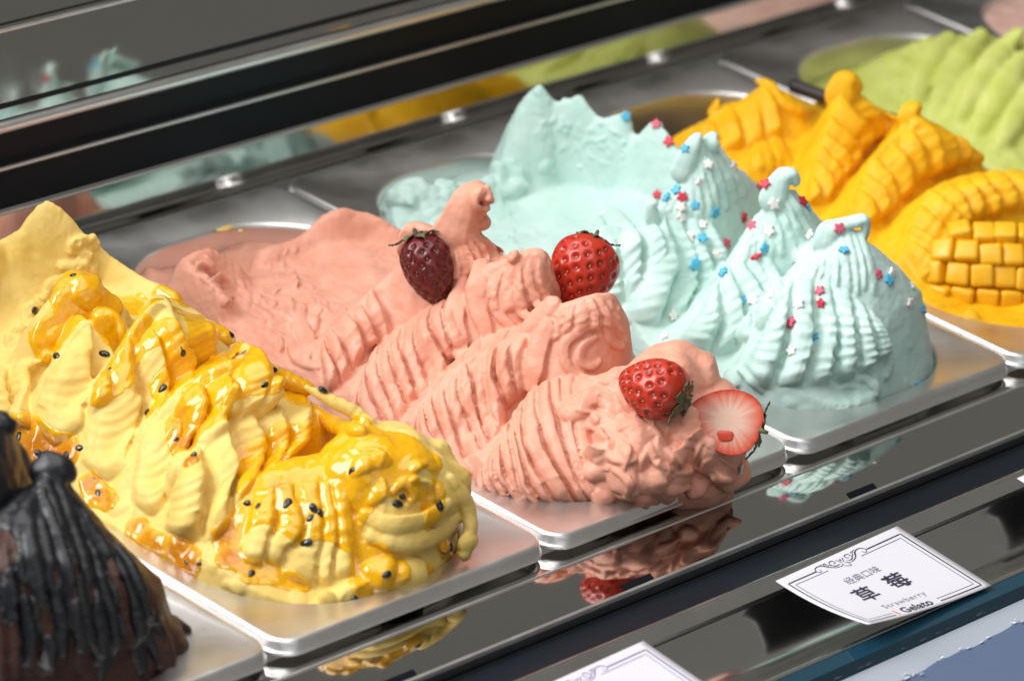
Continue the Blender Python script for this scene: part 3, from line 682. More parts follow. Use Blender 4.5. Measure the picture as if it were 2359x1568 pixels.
# soft mush round the foot of the front mound
for u, v, r in ((1720, 880, 30), (1760, 905, 34), (1820, 925, 34), (1880, 930, 30), (1940, 930, 34), (2000, 930, 30), (2060, 915, 30), (2120, 890, 26), (2165, 850, 24), (1980, 900, 26), (1900, 900, 26), (1640, 830, 26), (1690, 855, 26),
                (2030, 900, 22), (2090, 880, 22), (1850, 950, 24), (1920, 955, 22), (2175, 810, 18), (1600, 840, 22)):
    h.lump(u, v, r, 0.5, 0.35, 100, 0.5)
h.stroke([(1700, 850), (1730, 870), (1760, 905)], [14, 30, 14], tilt=.4)
h.stroke([(1960, 880), (1990, 870), (2015, 890), (2020, 915)], [14, 30, 30, 12], tilt=-.4)
h.stroke([(1930, 895), (1960, 885), (1985, 895)], [10, 26, 12])
h.finish('mint_ice_cream', M_mint, 0.0007, label='pale mint green ice cream in ribbed mounds scattered with stars', category='ice cream')
H_MINT = h
# ---------------------------------------------------------------- part H: passion fruit ice cream with sauce and seeds
M_yel = mat_gelato('passion_ice_cream', (0.76, 0.53, 0.135), (0.80, 0.59, 0.19), rough=0.42, radius=(1.0, 0.6, 0.2), scale=0.0012, sss=0.22)
h = Heap(0.085); h.sharp = 0.55; h.drop = 0.006
h.floor = [(-.07, .352, -.05), (0, .352, -.055), (.07, .352, -.05), (-.045, .32, .03), (0, .30, .045), (.04, .31, .03),
           (-.06, .26, .012), (-.03, .25, .020), (0, .25, .032), (.04, .24, .04), (-.06, .19, -.003), (.05, .18, .02), (0, .18, .015),
           (-.06, .14, -.004), (-.06, .1, -.004), (.06, .1, .006), (0, .14, .010), (0, .1, .010), (0, .03, .008), (-.06, .04, .0), (.06, .04, .002)]
h.ridge([(-60, 590, -.02), (0, 553, .004), (50, 528, .012), (80, 485, .018), (108, 460, .022), (150, 490, .028), (190, 535, .034), (235, 572, .042), (300, 625, .048), (400, 675, .052)], .016, .014, 2.0)
h.ridge([(100, 720, -.02), (150, 660, -.008), (200, 645, .002), (260, 680, .014)], .022, .02, 1.8)
h.ridge([(90, 1010, -.055), (110, 880, -.045), (175, 760, -.022), (260, 720, .005)], .025, .018, 1.5)
h.ridge([(-60, 980, -.06), (-10, 880, -.045), (60, 820, -.03)], .03, .022, 1.6)
h.ridge([(236, 1110, -.058), (202, 950, -.048), (258, 815, -.028), (350, 675, 0), (420, 702, .025), (500, 755, .05)], .029, .021, 1.4)
h.ridge([(340, 1180, -.058), (330, 1040, -.048), (390, 895, -.028), (545, 795, 0), (640, 842, .03), (720, 900, .055)], .029, .021, 1.4)
h.ridge([(410, 1230, -.058), (450, 1075, -.048), (510, 945, -.02), (640, 905, .01), (780, 945, .04), (850, 990, .055)], .029, .021, 1.4)
h.ridge([(570, 1330, -.048), (570, 1160, -.038), (645, 1055, -.02), (760, 1020, .0), (900, 1015, .02), (1030, 1082, .043), (1085, 1200, .060)], .046, .030, 1.9)
h.core(nz=.0007)
h.blob(P(870, 1150, x=.105), (.036, .030, .034), .10, 50, n=26)
h.blob(P(950, 1140, x=.118), (.027, .022, .030), .14, 60, n=26)
h.update()
for u, v, r in ((200, 680, 84), (140, 775, 56), (280, 740, 50)):
    h.lump(u, v, r, 0.62, 0.22, 70, 0.75)
for u, v, r in ((175, 560, 18), (200, 590, 20), (215, 560, 18), (160, 620, 18), (130, 650, 18), (100, 690, 18), (70, 715, 18), (40, 770, 18), (110, 665, 14), (190, 610, 16), (235, 570, 14), (215, 620, 16), (60, 850, 18), (20, 860, 16), (100, 830, 14), (145, 640, 12), (20, 790, 14)):
    h.lump(u, v, r * 1.3, 0.05, 0.55, 230, 0.7)
kf = dict(amp=.0110, ripple=.00028, rlen=.0045, lean=.25, ends=.10, top=.12, wander=.3)
kw = dict(ripple=.0002, rlen=.0045, tilt=-.25, over=1.1)
h.flank([(-20, 850), (20, 840), (70, 840)], [(-40, 985), (20, 995), (75, 1000)], 2, **kf)
h.flank([(138, 770), (176, 728), (205, 748), (245, 790)], [(68, 985), (130, 1042), (190, 1010), (245, 930)], 2, widths=[1.4, 1], **kf)
h.flank([(215, 880), (285, 795), (340, 690), (395, 690), (450, 720)], [(180, 1075), (250, 1130), (335, 1060), (405, 900), (480, 830)], 4, widths=[1.6, 1.2, 1, 1], **kf)
h.stroke([(395, 690), (440, 740), (500, 770), (540, 790)], [14, 44, 46, 30], **kw)
h.flank([(320, 1020), (395, 895), (480, 832), (545, 788), (605, 812)], [(300, 1165), (362, 1212), (428, 1120), (490, 1055), (590, 955)], 4, widths=[1.4, 1.1, 1, 1], **kf)
h.stroke([(570, 800), (610, 850), (660, 880), (720, 900)], [16, 40, 46, 30], **kw)
h.flank([(425, 1080), (520, 920), (575, 925), (640, 908), (695, 892)], [(368, 1225), (430, 1266), (500, 1266), (570, 1165), (620, 1115), (700, 1025)], 5, widths=[1.3, 1.2, 1, 1, 1], **kf)
h.stroke([(680, 905), (730, 960), (790, 990), (850, 1000)], [16, 44, 50, 30], **kw)
h.stroke([(700, 890), (760, 925), (820, 955), (858, 985)], [14, 40, 44, 30], **kw)
h.curl([(575, 960, -.006), (600, 925, .0), (628, 900, .006), (645, 880, .009), (655, 888, .010)], [.006, .006, .005, .0038, .002])
h.curl([(530, 960, -.016), (540, 915, -.014), (546, 890, -.013), (552, 896, -.012)], [.006, .004, .0025, .0015])
# front mound: drapes
kw2 = dict(tilt=-.3, over=1.1, wob=.14)
h.flank([(590, 1130), (650, 1120), (720, 1110), (800, 1110)], [(545, 1290), (640, 1330), (730, 1365), (815, 1350)], 5, amp=.005, lean=.25, ripple=.0002, rlen=.006, top=.2, wander=.5)
h.stroke([(830, 1180), (900, 1210), (980, 1190), (1040, 1150)], [30, 46, 44, 30], **kw2)
h.stroke([(840, 1230), (920, 1250), (1000, 1230), (1060, 1180)], [30, 50, 46, 30], **kw2)
h.stroke([(1030, 1090), (1065, 1150), (1080, 1220), (1060, 1290)], [24, 40, 44, 36], **kw2)
h.flakes([(840, 1040), (1040, 1080), (1070, 1240), (860, 1250)], 18, (20, 50))
h.stroke([(900, 1140), (930, 1110), (955, 1140), (930, 1170)], [10, 20, 20, 10], **kw2)
h.update()
# foot: loose flaps and the curled nub resting on the rim
for u, v, r in ((620, 1350, 40), (690, 1375, 36), (760, 1390, 30), (560, 1340, 30), (490, 1310, 26), (430, 1250, 24), (520, 1345, 24), (1085, 1250, 24), (1095, 1280, 18), (950, 1340, 26), (280, 1170, 26), (330, 1210, 24), (235, 1120, 20), (180, 1110, 24), (1060, 1300, 20)):
    h.lump(u, v, r, 0.4, 0.2, 70, 0.55)
h.blob(P(870, 1335, x=.078), (.011, .009, .0125), .2, 80)
h.blob(P(935, 1330, x=.090), (.0125, .008, .0100), .25, 80)
h.blob(P(885, 1300, x=.085), (.010, .008, .009), .2, 80)
h.finish('passion_fruit_ice_cream', M_yel, 0.0007, label='yellow ice cream in leaf shaped mounds under glossy sauce with black seeds', category='ice cream')
H_YEL = h

def sauce_on(heap, spots, name, mat, thick, fr=110, warp=0.22, thr=0.0, grow=1.0):
    """a film of sauce lying on the skin where it was poured; spots are seen places (u, v, radius)"""
    me = heap.me; n = len(me.vertices)
    co = np.empty(n * 3, np.float32); me.vertices.foreach_get('co', co); co = co.reshape(-1, 3).astype(float)
    no = np.empty(n * 3, np.float32); me.vertices.foreach_get('normal', no); no = no.reshape(-1, 3).astype(float)
    mask = np.zeros(n); deep = np.zeros(n)
    for sp in spots:
        u, v, r = sp[0], sp[1], sp[2] * grow; hit = heap.cast(u, v)
        if hit is None: continue
        R = r * PX; d2 = ((co - hit[0]) ** 2).sum(1) / (R * R); m = np.exp(-1.3 * d2); mask += m
        if len(sp) > 3: deep = np.maximum(deep, np.clip(m * 1.3, 0, 1) * sp[3])
    mask = np.minimum(mask, 1.5) - 0.30 + warp * fbm(co * fr, 3) * 0.6 - thr
    pv = heap.quads
    keep = (mask[pv] > 0).any(1); pv = pv[keep]
    used = np.unique(pv); remap = np.full(n, -1); remap[used] = np.arange(len(used))
    t = np.clip(mask[used] / 0.30, -0.3, 1); t = np.where(t < 0, t * 1.0, np.sqrt(np.clip(t, 0, 1)))
    lay = thick * t * (1 + 0.35 * noise3(co[used] * 170)) * (1 + 1.2 * deep[used])
    lay = np.where(mask[used] <= 0, -0.0004, lay)
    v = co[used] + no[used] * lay[:, None]
    out = bpy.data.meshes.new(name); F = [tuple(dict.fromkeys(remap[p])) for p in pv]
    out.from_pydata(v.tolist(), [], [f for f in F if len(f) > 2]); out.update()
    at = out.attributes.new('depth', 'FLOAT', 'POINT'); at.data.foreach_set('value', np.clip(deep[used] + 0.25 * t, 0, 1).astype(np.float32))
    o = link(name, out, mat, heap.obj, True)
    return o
M_sauce, nt, b = new_mat('passion_sauce')
at = nt.nodes.new('ShaderNodeAttribute'); at.attribute_name = 'depth'
r = ramp(nt, at.outputs['Fac'], [(0.0, (0.84, 0.475, 0.006)), (0.3, (0.80, 0.40, 0.003)), (1.0, (0.55, 0.19, 0.004))])
nt.links.new(r.outputs[0], b.inputs['Base Color'])
setp(b, Roughness=0.17, Subsurface_Weight=0.3, Subsurface_Scale=0.002, Coat_Weight=0.3, Coat_Roughness=0.08, Specular_IOR_Level=0.5)
b.inputs['Subsurface Radius'].default_value = (1, .5, .1)
n = tex_noise(nt, 180, 3); bump(nt, b, n.outputs['Fac'], 0.0008, 0.38)
SPOTS = [(240, 560, 20), (262, 592, 24), (300, 618, 28), (350, 645, 26), (390, 668, 26), (190, 635, 46), (205, 690, 56), (245, 680, 46), (150, 665, 34), (130, 770, 44), (112, 800, 32), (250, 760, 46), (300, 765, 40), (290, 705, 46),
         (340, 705, 34), (318, 770, 44), (280, 840, 36), (250, 880, 30), (228, 915, 24), (400, 690, 36), (430, 725, 44), (470, 750, 36), (415, 770, 40), (500, 775, 36), (470, 805, 40), (435, 805, 30),
         (545, 800, 52), (485, 835, 52), (425, 872, 44), (392, 905, 34), (352, 945, 24), (500, 885, 52), (455, 930, 50), (425, 985, 40, .3), (480, 965, 34), (432, 1030, 32, .6), (440, 1062, 20, .7), (600, 812, 44), (650, 858, 44), (690, 885, 34), (620, 872, 34), (580, 865, 36),
         (700, 905, 42), (730, 945, 44), (785, 962, 44), (832, 982, 36), (655, 1005, 34), (605, 1045, 34), (565, 1065, 32), (600, 1090, 36), (572, 1115, 26),
         (640, 1085, 52), (700, 1045, 62), (760, 1020, 52), (830, 1018, 52), (900, 1018, 44), (955, 1035, 38), (995, 1062, 24), (760, 1085, 70), (700, 1125, 52), (640, 1145, 44), (590, 1175, 34), (560, 1190, 24), (785, 1155, 52), (805, 1105, 52), (845, 1065, 52), (885, 1085, 40), (785, 1212, 34), (805, 1240, 20), (720, 1185, 44), (692, 1215, 26), (640, 1195, 26),
         (940, 1125, 30), (1000, 1130, 24), (1002, 1172, 26), (992, 1205, 18), (860, 1292, 38), (880, 1335, 30), (848, 1352, 34), (922, 1312, 24), (985, 1315, 18), (575, 1318, 26), (622, 1322, 26), (668, 1338, 22), (700, 1352, 14), (1030, 1262, 24, .3), (1040, 1292, 18, .5), (1002, 1345, 26, 1.0),
         (30, 1010, 44, .7), (75, 1035, 48, .8), (120, 1055, 44, .8), (155, 1045, 34, .7), (60, 990, 28, .5), (232, 1142, 26, .6), (210, 1118, 26, .6), (252, 1160, 24, .5), (318, 1215, 26, .5), (362, 1255, 26, .6), (340, 1240, 22, .6), (408, 1270, 28, .7), (432, 1300, 32, 1.0), (520, 1235, 28, .6), (532, 1285, 28, .7), (640, 1120, 20, .4)]
SAUCE = sauce_on(h, SPOTS, 'passion_fruit_sauce', M_sauce, 0.0006, grow=1.25)
M_seed = mat_plain('seed', (0.012, 0.010, 0.012), 0.18, Coat_Weight=0.4)
def seed_mesh():
    g = Geo(); n, k = 9, 10
    R = []
    for i in range(n):
        a = math.pi * i / (n - 1); x = -math.cos(a); w = math.sin(a) ** 0.85 * (1 - 0.18 * x)
        R.append([(0.0026 * x, 0.0017 * w * math.cos(q), 0.0012 * w * math.sin(q)) for q in np.linspace(0, 2 * math.pi, k, endpoint=False)])
    g.rings(R); me = g.mesh('seed'); me.materials.append(M_seed)
    me.polygons.foreach_set('use_smooth', np.ones(len(me.polygons), bool)); return me
seed_me = seed_mesh()
SEEDS = [(168, 636), (222, 541), (420, 808), (253, 852), (240, 815), (375, 898), (340, 950), (410, 1010), (432, 1036), (445, 1052), (228, 1140), (45, 1005), (72, 1030), (92, 1048), (155, 1050), (40, 1052), (182, 1032), (122, 1040), (150, 1085), (608, 888), (628, 852), (735, 935), (745, 902), (530, 770), (596, 1165), (568, 1160), (662, 1160),
         (722, 1172), (737, 1186), (716, 1192), (810, 1085), (925, 1142), (916, 1160), (1012, 1165), (1036, 1260), (580, 1320), (890, 1323), (820, 1384), (985, 1362), (430, 1292), (455, 1298), (705, 1250), (80, 715), (130, 820)]
sr = random.Random(3)
for u, v in SEEDS:
    hit = h.cast(u, v)
    if hit is None: continue
    o = link('seed', seed_me, None, SAUCE)
    z = Vector(unit(hit[1])); q = z.to_track_quat('Z', 'X')
    sz = sr.uniform(0.85, 1.2)
    o.matrix_world = Matrix.Translation(Vector(hit[0] + hit[1] * sr.uniform(-0.0004, 0.0007))) @ q.to_matrix().to_4x4() @ Matrix.Rotation(sr.uniform(0, 6.3), 4, 'Z') @ Matrix.Rotation(sr.uniform(-.5, .5), 4, 'Y') @ Matrix.Scale(sz, 4)
# ---------------------------------------------------------------- part I: mango ice cream
M_mango = mat_gelato('mango_ice_cream', (0.82, 0.41, 0.005), (0.86, 0.48, 0.010), rough=0.42, radius=(1.0, 0.5, 0.1), scale=0.0015, sss=0.3)
h = Heap(0.595); h.sharp = 0.5; h.drop = 0.003
h.floor = [(-.07, .352, -.010), (0, .352, -.012), (.07, .352, -.010), (-.045, .30, -.012), (0, .32, -.02), (.04, .32, -.02),
           (-.05, .26, .016), (-.05, .24, .018), (0, .23, .02), (.05, .22, .015), (-.06, .17, .006), (.05, .16, .01), (0, .16, .02),
           (-.06, .1, .002), (.06, .1, .005), (0, .09, .015), (0, .03, .006), (-.06, .04, .002), (.06, .04, .002)]
h.ridge([(1590, 296, -.042), (1680, 240, -.02), (1760, 192, .0), (1790, 195, .008), (1850, 240, .025), (1909, 245, .04)], .055, .026, 1.5)
h.ridge([(1730, 350, -.05), (1785, 330, -.032), (1840, 345, -.015)], .026, .02, 1.7)
h.ridge([(1862, 450, -.053), (1880, 350, -.033), (1915, 260, -.008), (1945, 200, .010), (2000, 240, .03), (2078, 290, .05)], .030, .022, 1.45)
h.ridge([(1966, 485, -.053), (1990, 400, -.033), (2050, 310, -.008), (2109, 262, .010), (2170, 300, .03), (2258, 368, .05)], .032, .023, 1.45)
h.ridge([(2085, 600, -.053), (2110, 500, -.038), (2150, 430, -.022), (2220, 398, 0), (2340, 385, .030), (2400, 420, .05)], .04, .026, 1.6)
h.core(nz=.0008)
kw = dict(ripple=.0002, rlen=.005, tilt=-.3, over=1.1)
h.family([(1600, 300), (1690, 250), (1760, 200)], [(1620, 330), (1700, 320), (1760, 300)], 3, [20, 50, 30], **kw)
h.flank([(1600, 300), (1690, 245), (1765, 192)], [(1610, 360), (1710, 350), (1800, 320)], 4, amp=.006, lean=.25)
h.flakes([(1620, 270), (1780, 190), (1850, 260), (1680, 320)], 12, (24, 50))
h.stroke([(1770, 190), (1800, 240), (1850, 260), (1905, 240)], [30, 44, 40, 24], **kw)
h.family([(1745, 335), (1775, 322), (1810, 325)], [(1740, 390), (1790, 410), (1830, 400)], 4, [14, 30, 24], **kw)
h.flank([(1858, 440), (1880, 360), (1905, 290), (1935, 225), (1965, 212), (2000, 240), (2050, 265)], [(1850, 480), (1900, 475), (1932, 445), (1962, 405), (2002, 355), (2048, 315), (2095, 300)], 9, amp=.007, bow=.04, lean=.25)
h.curl([(1930, 260, .005), (1940, 205, .010), (1948, 185, .012), (1965, 185, .016), (1985, 210, .02)], [.012, .009, .0065, .0055, .004])
h.flank([(1962, 480), (1990, 400), (2030, 330), (2080, 280), (2115, 266), (2160, 292), (2230, 335)], [(1975, 530), (2035, 512), (2062, 485), (2112, 435), (2162, 405), (2212, 390), (2268, 375)], 9, amp=.0075, bow=.04, lean=.25)
h.curl([(2085, 300, .006), (2105, 255, .010), (2125, 250, .012)], [.009, .006, .004])
h.flank([(2080, 590), (2105, 505), (2130, 450), (2170, 422), (2220, 406), (2280, 398), (2350, 392)], [(2120, 655), (2152, 650), (2192, 565), (2242, 525), (2292, 505), (2345, 495), (2390, 480)], 9, amp=.007, ripple=.0004, rlen=.0045, bow=.04, lean=.25)
h.stroke([(2105, 430), (2112, 412), (2125, 418)], [24, 18, 10])
for i in range(14):
    h.lump(rng.uniform(2150, 2359), rng.uniform(420, 560), rng.uniform(14, 26), 0.5, 0.4, 130, 0.6)
for u, v in ((1780, 190), (1800, 205), (1660, 265), (1740, 215), (2300, 365), (2320, 372)):
    h.lump(u, v, 18, 0.4, 0.4, 150)
for u, v in ((2230, 740), (2300, 770), (2170, 690)):
    h.lump(u, v, 30, 0.5, 0.3, 100, .5)
h.finish('mango_ice_cream', M_mango, 0.0011, label='orange mango ice cream in ribbed mounds behind the mint green one', category='ice cream')
H_MANGO = h
# scored mango half lying against the front mound
mc = P(2300, 640, x=.572)
mh = empty('mango_half', tuple(mc), label='mango half scored into cubes on the front of the orange ice cream', category='mango')
M_mflesh = mat_gelato('mango_flesh', (0.84, 0.42, 0.006), (0.88, 0.50, 0.015), rough=0.28, radius=(1, .5, .1), scale=.003, sss=.5, grain=.00012, spec=.5)
nz = unit(np.array([-0.62, -0.66, 0.42])); ax = unit(np.cross([0, 0, 1.0], nz)); ay = np.cross(nz, ax)
Rm = np.column_stack([ax, ay, nz])
def dome_mesh(rx, ry, rz, n=14, k=32):
    g = Geo(); R = []
    for i in range(n):
        a = math.pi / 2 * i / (n - 1)
        R.append([(rx * math.cos(a) * math.cos(q), ry * math.cos(a) * math.sin(q), rz * math.sin(a)) for q in np.linspace(0, 2 * math.pi, k, endpoint=False)])
    g.rings(R); return g
g = dome_mesh(.038, .0265, .014); v = np.vstack(g.v) @ Rm.T; g.v = [v]
me = g.mesh('flesh'); o = link('flesh', me, M_mflesh, mh, True)
def cube_mesh(w, d, hgt, bev, seed):
    bm = bmesh.new(); bmesh.ops.create_cube(bm, size=1.0)
    rr = random.Random(seed)
    for q in bm.verts:
        s_ = 1.0 if q.co.z > 0 else 0.86
        q.co = Vector((q.co.x * w * s_ * rr.uniform(.9, 1.08), q.co.y * d * s_ * rr.uniform(.9, 1.08), q.co.z * hgt + rr.uniform(-.0006, .0006)))
    bmesh.ops.bevel(bm, geom=list(bm.edges), offset=bev, segments=2, affect='EDGES', profile=0.6)
    me = bpy.data.meshes.new('mango_cube'); bm.to_mesh(me); bm.free(); me.materials.append(M_mflesh)
    me.polygons.foreach_set('use_smooth', np.ones(len(me.polygons), bool)); return me
cubes = [cube_mesh(.0126, .0117, .013, .0022, i) for i in range(6)]
for i in range(-3, 4):
    for j in range(-2, 3):
        x, y = (i + .35 * (j % 2)) * .0113, j * .0104
        q = (x / .040) ** 2 + (y / .029) ** 2
        if q > 1: continue
        z = .0150 * math.sqrt(1 - q * 0.85)
        n = unit([x / .040 ** 2 * .6, y / .029 ** 2 * .6, z / .015 ** 2 * .3])
        o = link('mango_cube', cubes[(i * 5 + j * 3) % 6], None, mh)
        qn = Vector(Rm @ n).to_track_quat('Z', 'Y').to_matrix()
        # keep the cube's sides along the cut rows
        zc = Vector(Rm @ n); xc = (Vector(ax) - zc * Vector(ax).dot(zc)).normalized(); yc = zc.cross(xc)
        Mx = Matrix((xc, yc, zc)).transposed().to_4x4()
        o.matrix_local = Matrix.Translation(Vector(Rm @ np.array([x, y, z - .0030]))) @ Mx @ Matrix.Rotation(rng.normal() * .07, 4, 'Z') @ Matrix.Rotation(rng.normal() * .08, 4, 'X') @ Matrix.Rotation(rng.normal() * .08, 4, 'Y') @ Matrix.Translation((0, 0, rng.normal() * .0006))

# ---------------------------------------------------------------- part J: lime green ice cream at the far right
M_green = mat_gelato('lime_ice_cream', (0.50, 0.56, 0.12), (0.60, 0.63, 0.19), rough=0.45, radius=(.7, 1, .2), scale=.003, sss=.4)
h = Heap(0.765, fill=-0.012); h.sharp = .3; h.drop = 0.003
h.ridge([(2075, 115, -.01), (2130, 85, .005), (2191, 75, .02), (2268, 68, .04)], .06, .03, 1.6)
h.ridge([(2210, 300, -.052), (2230, 220, -.03), (2300, 130, .0), (2359, 80, .03)], .05, .035, 1.5)
h.ridge([(2290, 350, -.058), (2320, 280, -.035), (2390, 180, .0), (2450, 150, .03)], .05, .035, 1.5)
h.core()
for c in ([(2100, 260), (2130, 180), (2170, 110), (2200, 80)], [(2140, 280), (2190, 190), (2240, 110), (2270, 70)], [(2200, 290), (2250, 210), (2310, 120), (2359, 70)], [(2240, 330), (2290, 250), (2350, 160), (2390, 110)], [(2300, 350), (2340, 280), (2390, 210)]):
    h.stroke(c, [40, 80, 84, 40], tilt=-.45, flat=.7)
for u, v in ((2090, 120), (2110, 105), (2140, 95), (2180, 85), (2215, 75), (2255, 68), (2120, 140), (2270, 85), (2075, 135)):
    h.lump(u, v, 20, .4, .4, 140)
h.finish('lime_ice_cream', M_green, 0.0016, label='lime green ice cream in broad smooth sweeps at the top right', category='ice cream')
h = Heap(0.935)
h.ridge([(-.05, .1, .03), (0, .14, .05), (.05, .16, .03)], .05, .05, raw=True)
h.ridge([(-.05, .2, .03), (0, .24, .05), (.05, .26, .03)], .05, .05, raw=True)
h.core(); 
h.finish('pale_ice_cream', mat_gelato('pale_pink_ice_cream', (.75, .45, .38), (.8, .55, .45)), 0.0025, label='pale pink ice cream just showing beyond the lime green one', category='ice cream')

# ---------------------------------------------------------------- part K: dark chocolate ice cream in the lower left corner
M_choc = mat_gelato('chocolate_ice_cream', (0.050, 0.022, 0.016), (0.080, 0.036, 0.026), rough=0.40, radius=(1, .5, .3), scale=.002, sss=.25)
h = Heap(-0.085); h.sharp = .5; h.drop = 0.003
h.ridge([(-120, 1150, -.05), (-40, 1000, -.02), (5, 970, .0), (60, 1040, .02)], .035, .03, 1.5)
h.ridge([(-20, 1500, -.06), (20, 1250, -.035), (80, 1110, -.005), (125, 1085, .008), (170, 1170, .03), (262, 1250, .042)], .05, .03, 1.5)
h.ridge([(60, 1600, -.05), (130, 1380, -.02), (220, 1260, .015), (300, 1310, .04), (345, 1380, .046)], .04, .03, 1.7)
h.ridge([(330, 1480, .02), (400, 1440, .032), (440, 1470, .042)], .022, .02, 1.8)
h.core()
h.curl([(0, 1010, 0), (2, 970, 0), (10, 955, .002)], [.010, .007, .003])
h.curl([(100, 1120, .004), (118, 1085, .007), (135, 1070, .010), (155, 1085, .013), (160, 1105, .014)], [.011, .008, .006, .005, .003])
h.flank([(-30, 1210), (40, 1150), (90, 1110), (140, 1095)], [(-20, 1590), (80, 1590), (180, 1560), (250, 1510)], 8, amp=.007, lean=.2)
h.flank([(145, 1120), (190, 1180), (250, 1245)], [(255, 1520), (315, 1490), (365, 1430)], 5, amp=.0075, lean=.2)
h.flank([(335, 1455), (370, 1425), (400, 1418), (440, 1445)], [(345, 1550), (385, 1558), (425, 1548), (455, 1520)], 5, amp=.005, lean=.2)
h.finish('chocolate_ice_cream', M_choc, 0.0012, label='dark brown chocolate ice cream dripping with black sauce', category='ice cream')
M_csauce = mat_plain('chocolate_sauce', (0.007, 0.008, 0.012), 0.42, Coat_Weight=0.1, Coat_Roughness=.3)
s2 = Heap(-0.085); s2.bvh = h.bvh
sp = [(10, 1080, 56), (40, 1100, 46), (0, 1150, 56), (30, 1180, 50), (-20, 1050, 60), (5, 975, 40), (30, 1010, 50), (20, 1060, 60), (60, 1080, 50), (100, 1090, 50), (140, 1090, 34), (150, 1105, 30), (120, 1130, 50), (170, 1170, 50), (130, 1190, 60), (60, 1130, 50), (200, 1210, 40), (230, 1240, 40), (10, 1130, 40), (180, 1230, 50), (140, 1250, 40), (260, 1270, 30), (290, 1300, 30), (80, 1200, 40), (310, 1330, 26)]
cr = random.Random(8)
for k in range(15):                                              # runs of sauce down the slope
    u = cr.uniform(-10, 330); v = 1120 + max(0, u - 120) * 0.95 + cr.uniform(0, 50); 
    L = cr.uniform(140, 330); w = cr.uniform(10, 19); sl = cr.uniform(-.1, .45)
    for t in np.linspace(0, 1, int(L / 9)):
        sp.append((u + sl * L * t + 8 * math.sin(t * 6 + k), v + L * t, w * (1 - .35 * t + .2 * math.sin(t * 9 + k))))
for k in range(16):
    u = cr.uniform(-10, 330); v = cr.uniform(1300, 1480); L = cr.uniform(60, 160); w = cr.uniform(9, 15); sl = cr.uniform(-.1, .5)
    for t in np.linspace(0, 1, int(L / 8)): sp.append((u + sl * L * t + 6 * math.sin(t * 7 + k), v + L * t, w * (1 + .2 * math.sin(t * 9 + k))))
sauce_on(h, sp, 'chocolate_sauce', M_csauce, 0.0014, fr=80, warp=.3, grow=1.0)
# ---------------------------------------------------------------- part L: star sprinkles
def star_mesh(name, col):
    g = Geo(); n = 5; r1, r2, t = .0031, .0019, .0007
    def ring(sc_, z):
        out = []
        for i in range(2 * n):
            a = math.pi * i / n; r = r1 if i % 2 == 0 else r2
            # rounded points
            if i % 2 == 0:
                for d in (-.16, 0, .16): out.append((sc_ * r * (.97 if d else 1) * math.cos(a + d), sc_ * r * (.97 if d else 1) * math.sin(a + d), z))
            else: out.append((sc_ * r * math.cos(a), sc_ * r * math.sin(a), z))
        return out
    g.rings([ring(.90, -t), ring(1.0, -t * .5), ring(1.0, t * .5), ring(.90, t), ring(.55, t * 1.12)])
    me = g.mesh(name)
    m, nt, b = new_mat('sugar_' + name)
    n_ = tex_noise(nt, 900, 3); r = ramp(nt, n_.outputs['Fac'], [(.3, tuple(c * .86 for c in col)), (.7, col)]); nt.links.new(r.outputs[0], b.inputs['Base Color'])
    setp(b, Roughness=.55, Subsurface_Weight=.2, Subsurface_Scale=.001)
    bump(nt, b, n_.outputs['Fac'], .0002, .5)
    me.materials.append(m); auto_smooth(me, 50); return me
STAR_ME = {'white': star_mesh('white_star', (.86, .83, .80)), 'blue': star_mesh('blue_star', (.10, .50, .74)), 'red': star_mesh('red_star', (.68, .035, .075)), 'pink': star_mesh('pink_star', (.80, .12, .20))}
Z7 = lambda x, y: (1324.6 + .4407 * x, 345.5 + .4407 * y)
STARS = [('white', *Z7(*p)) for p in ((697, 75), (828, 70), (653, 168), (553, 298), (553, 352), (605, 455), (665, 390), (748, 548), (148, 335), (510, 865), (470, 975), (1040, 282), (1015, 422), (1225, 445), (930, 785), (1030, 750), (1172, 810), (1132, 1050), (1655, 645), (1765, 712), (1750, 800))]
STARS += [('blue', *Z7(*p)) for p in ((532, 210), (482, 250), (627, 288), (730, 328), (665, 465), (630, 585), (622, 600), (778, 640), (875, 785), (987, 515), (1215, 300), (1405, 525), (1640, 680), (1252, 975), (1815, 830), (1795, 1235))]
STARS += [('red', *Z7(*p)) for p in ((432, 235), (560, 245), (995, 160), (950, 558), (1205, 257), (1290, 800), (880, 352))] + [('red', 1541, 326)]
STARS += [('pink', *Z7(*p)) for p in ((960, 140), (787, 490), (925, 392), (1380, 408), (1585, 648), (1283, 735), (1135, 903))] + [('pink', 1512, 287), ('blue', 1569, 314), ('blue', 1577, 342), ('blue', 1442, 268)]
def mound_of(u, v):
    if u < 1520 and v < 360 or u < 1585 and v < 350: return 'torn rear lip of the mint heap'
    if u > 1700 and (v > 640 or u > 1890): return 'front mint mound'
    if u > 1660 + (v < 470) * 60 and v < 700 or u > 1640 and v > 640: return 'middle mint mound'
    return 'rear mint mound'
st = random.Random(11)
ORD = ['topmost', 'second', 'third', 'fourth', 'fifth', 'sixth', 'seventh', 'eighth', 'ninth', 'tenth', 'eleventh', 'twelfth', 'thirteenth']
STARS = sorted(STARS, key=lambda q: q[2]); tally = {}
for c, u, v in STARS: tally[(c, mound_of(u, v))] = tally.get((c, mound_of(u, v)), 0) + 1
cnt = {}
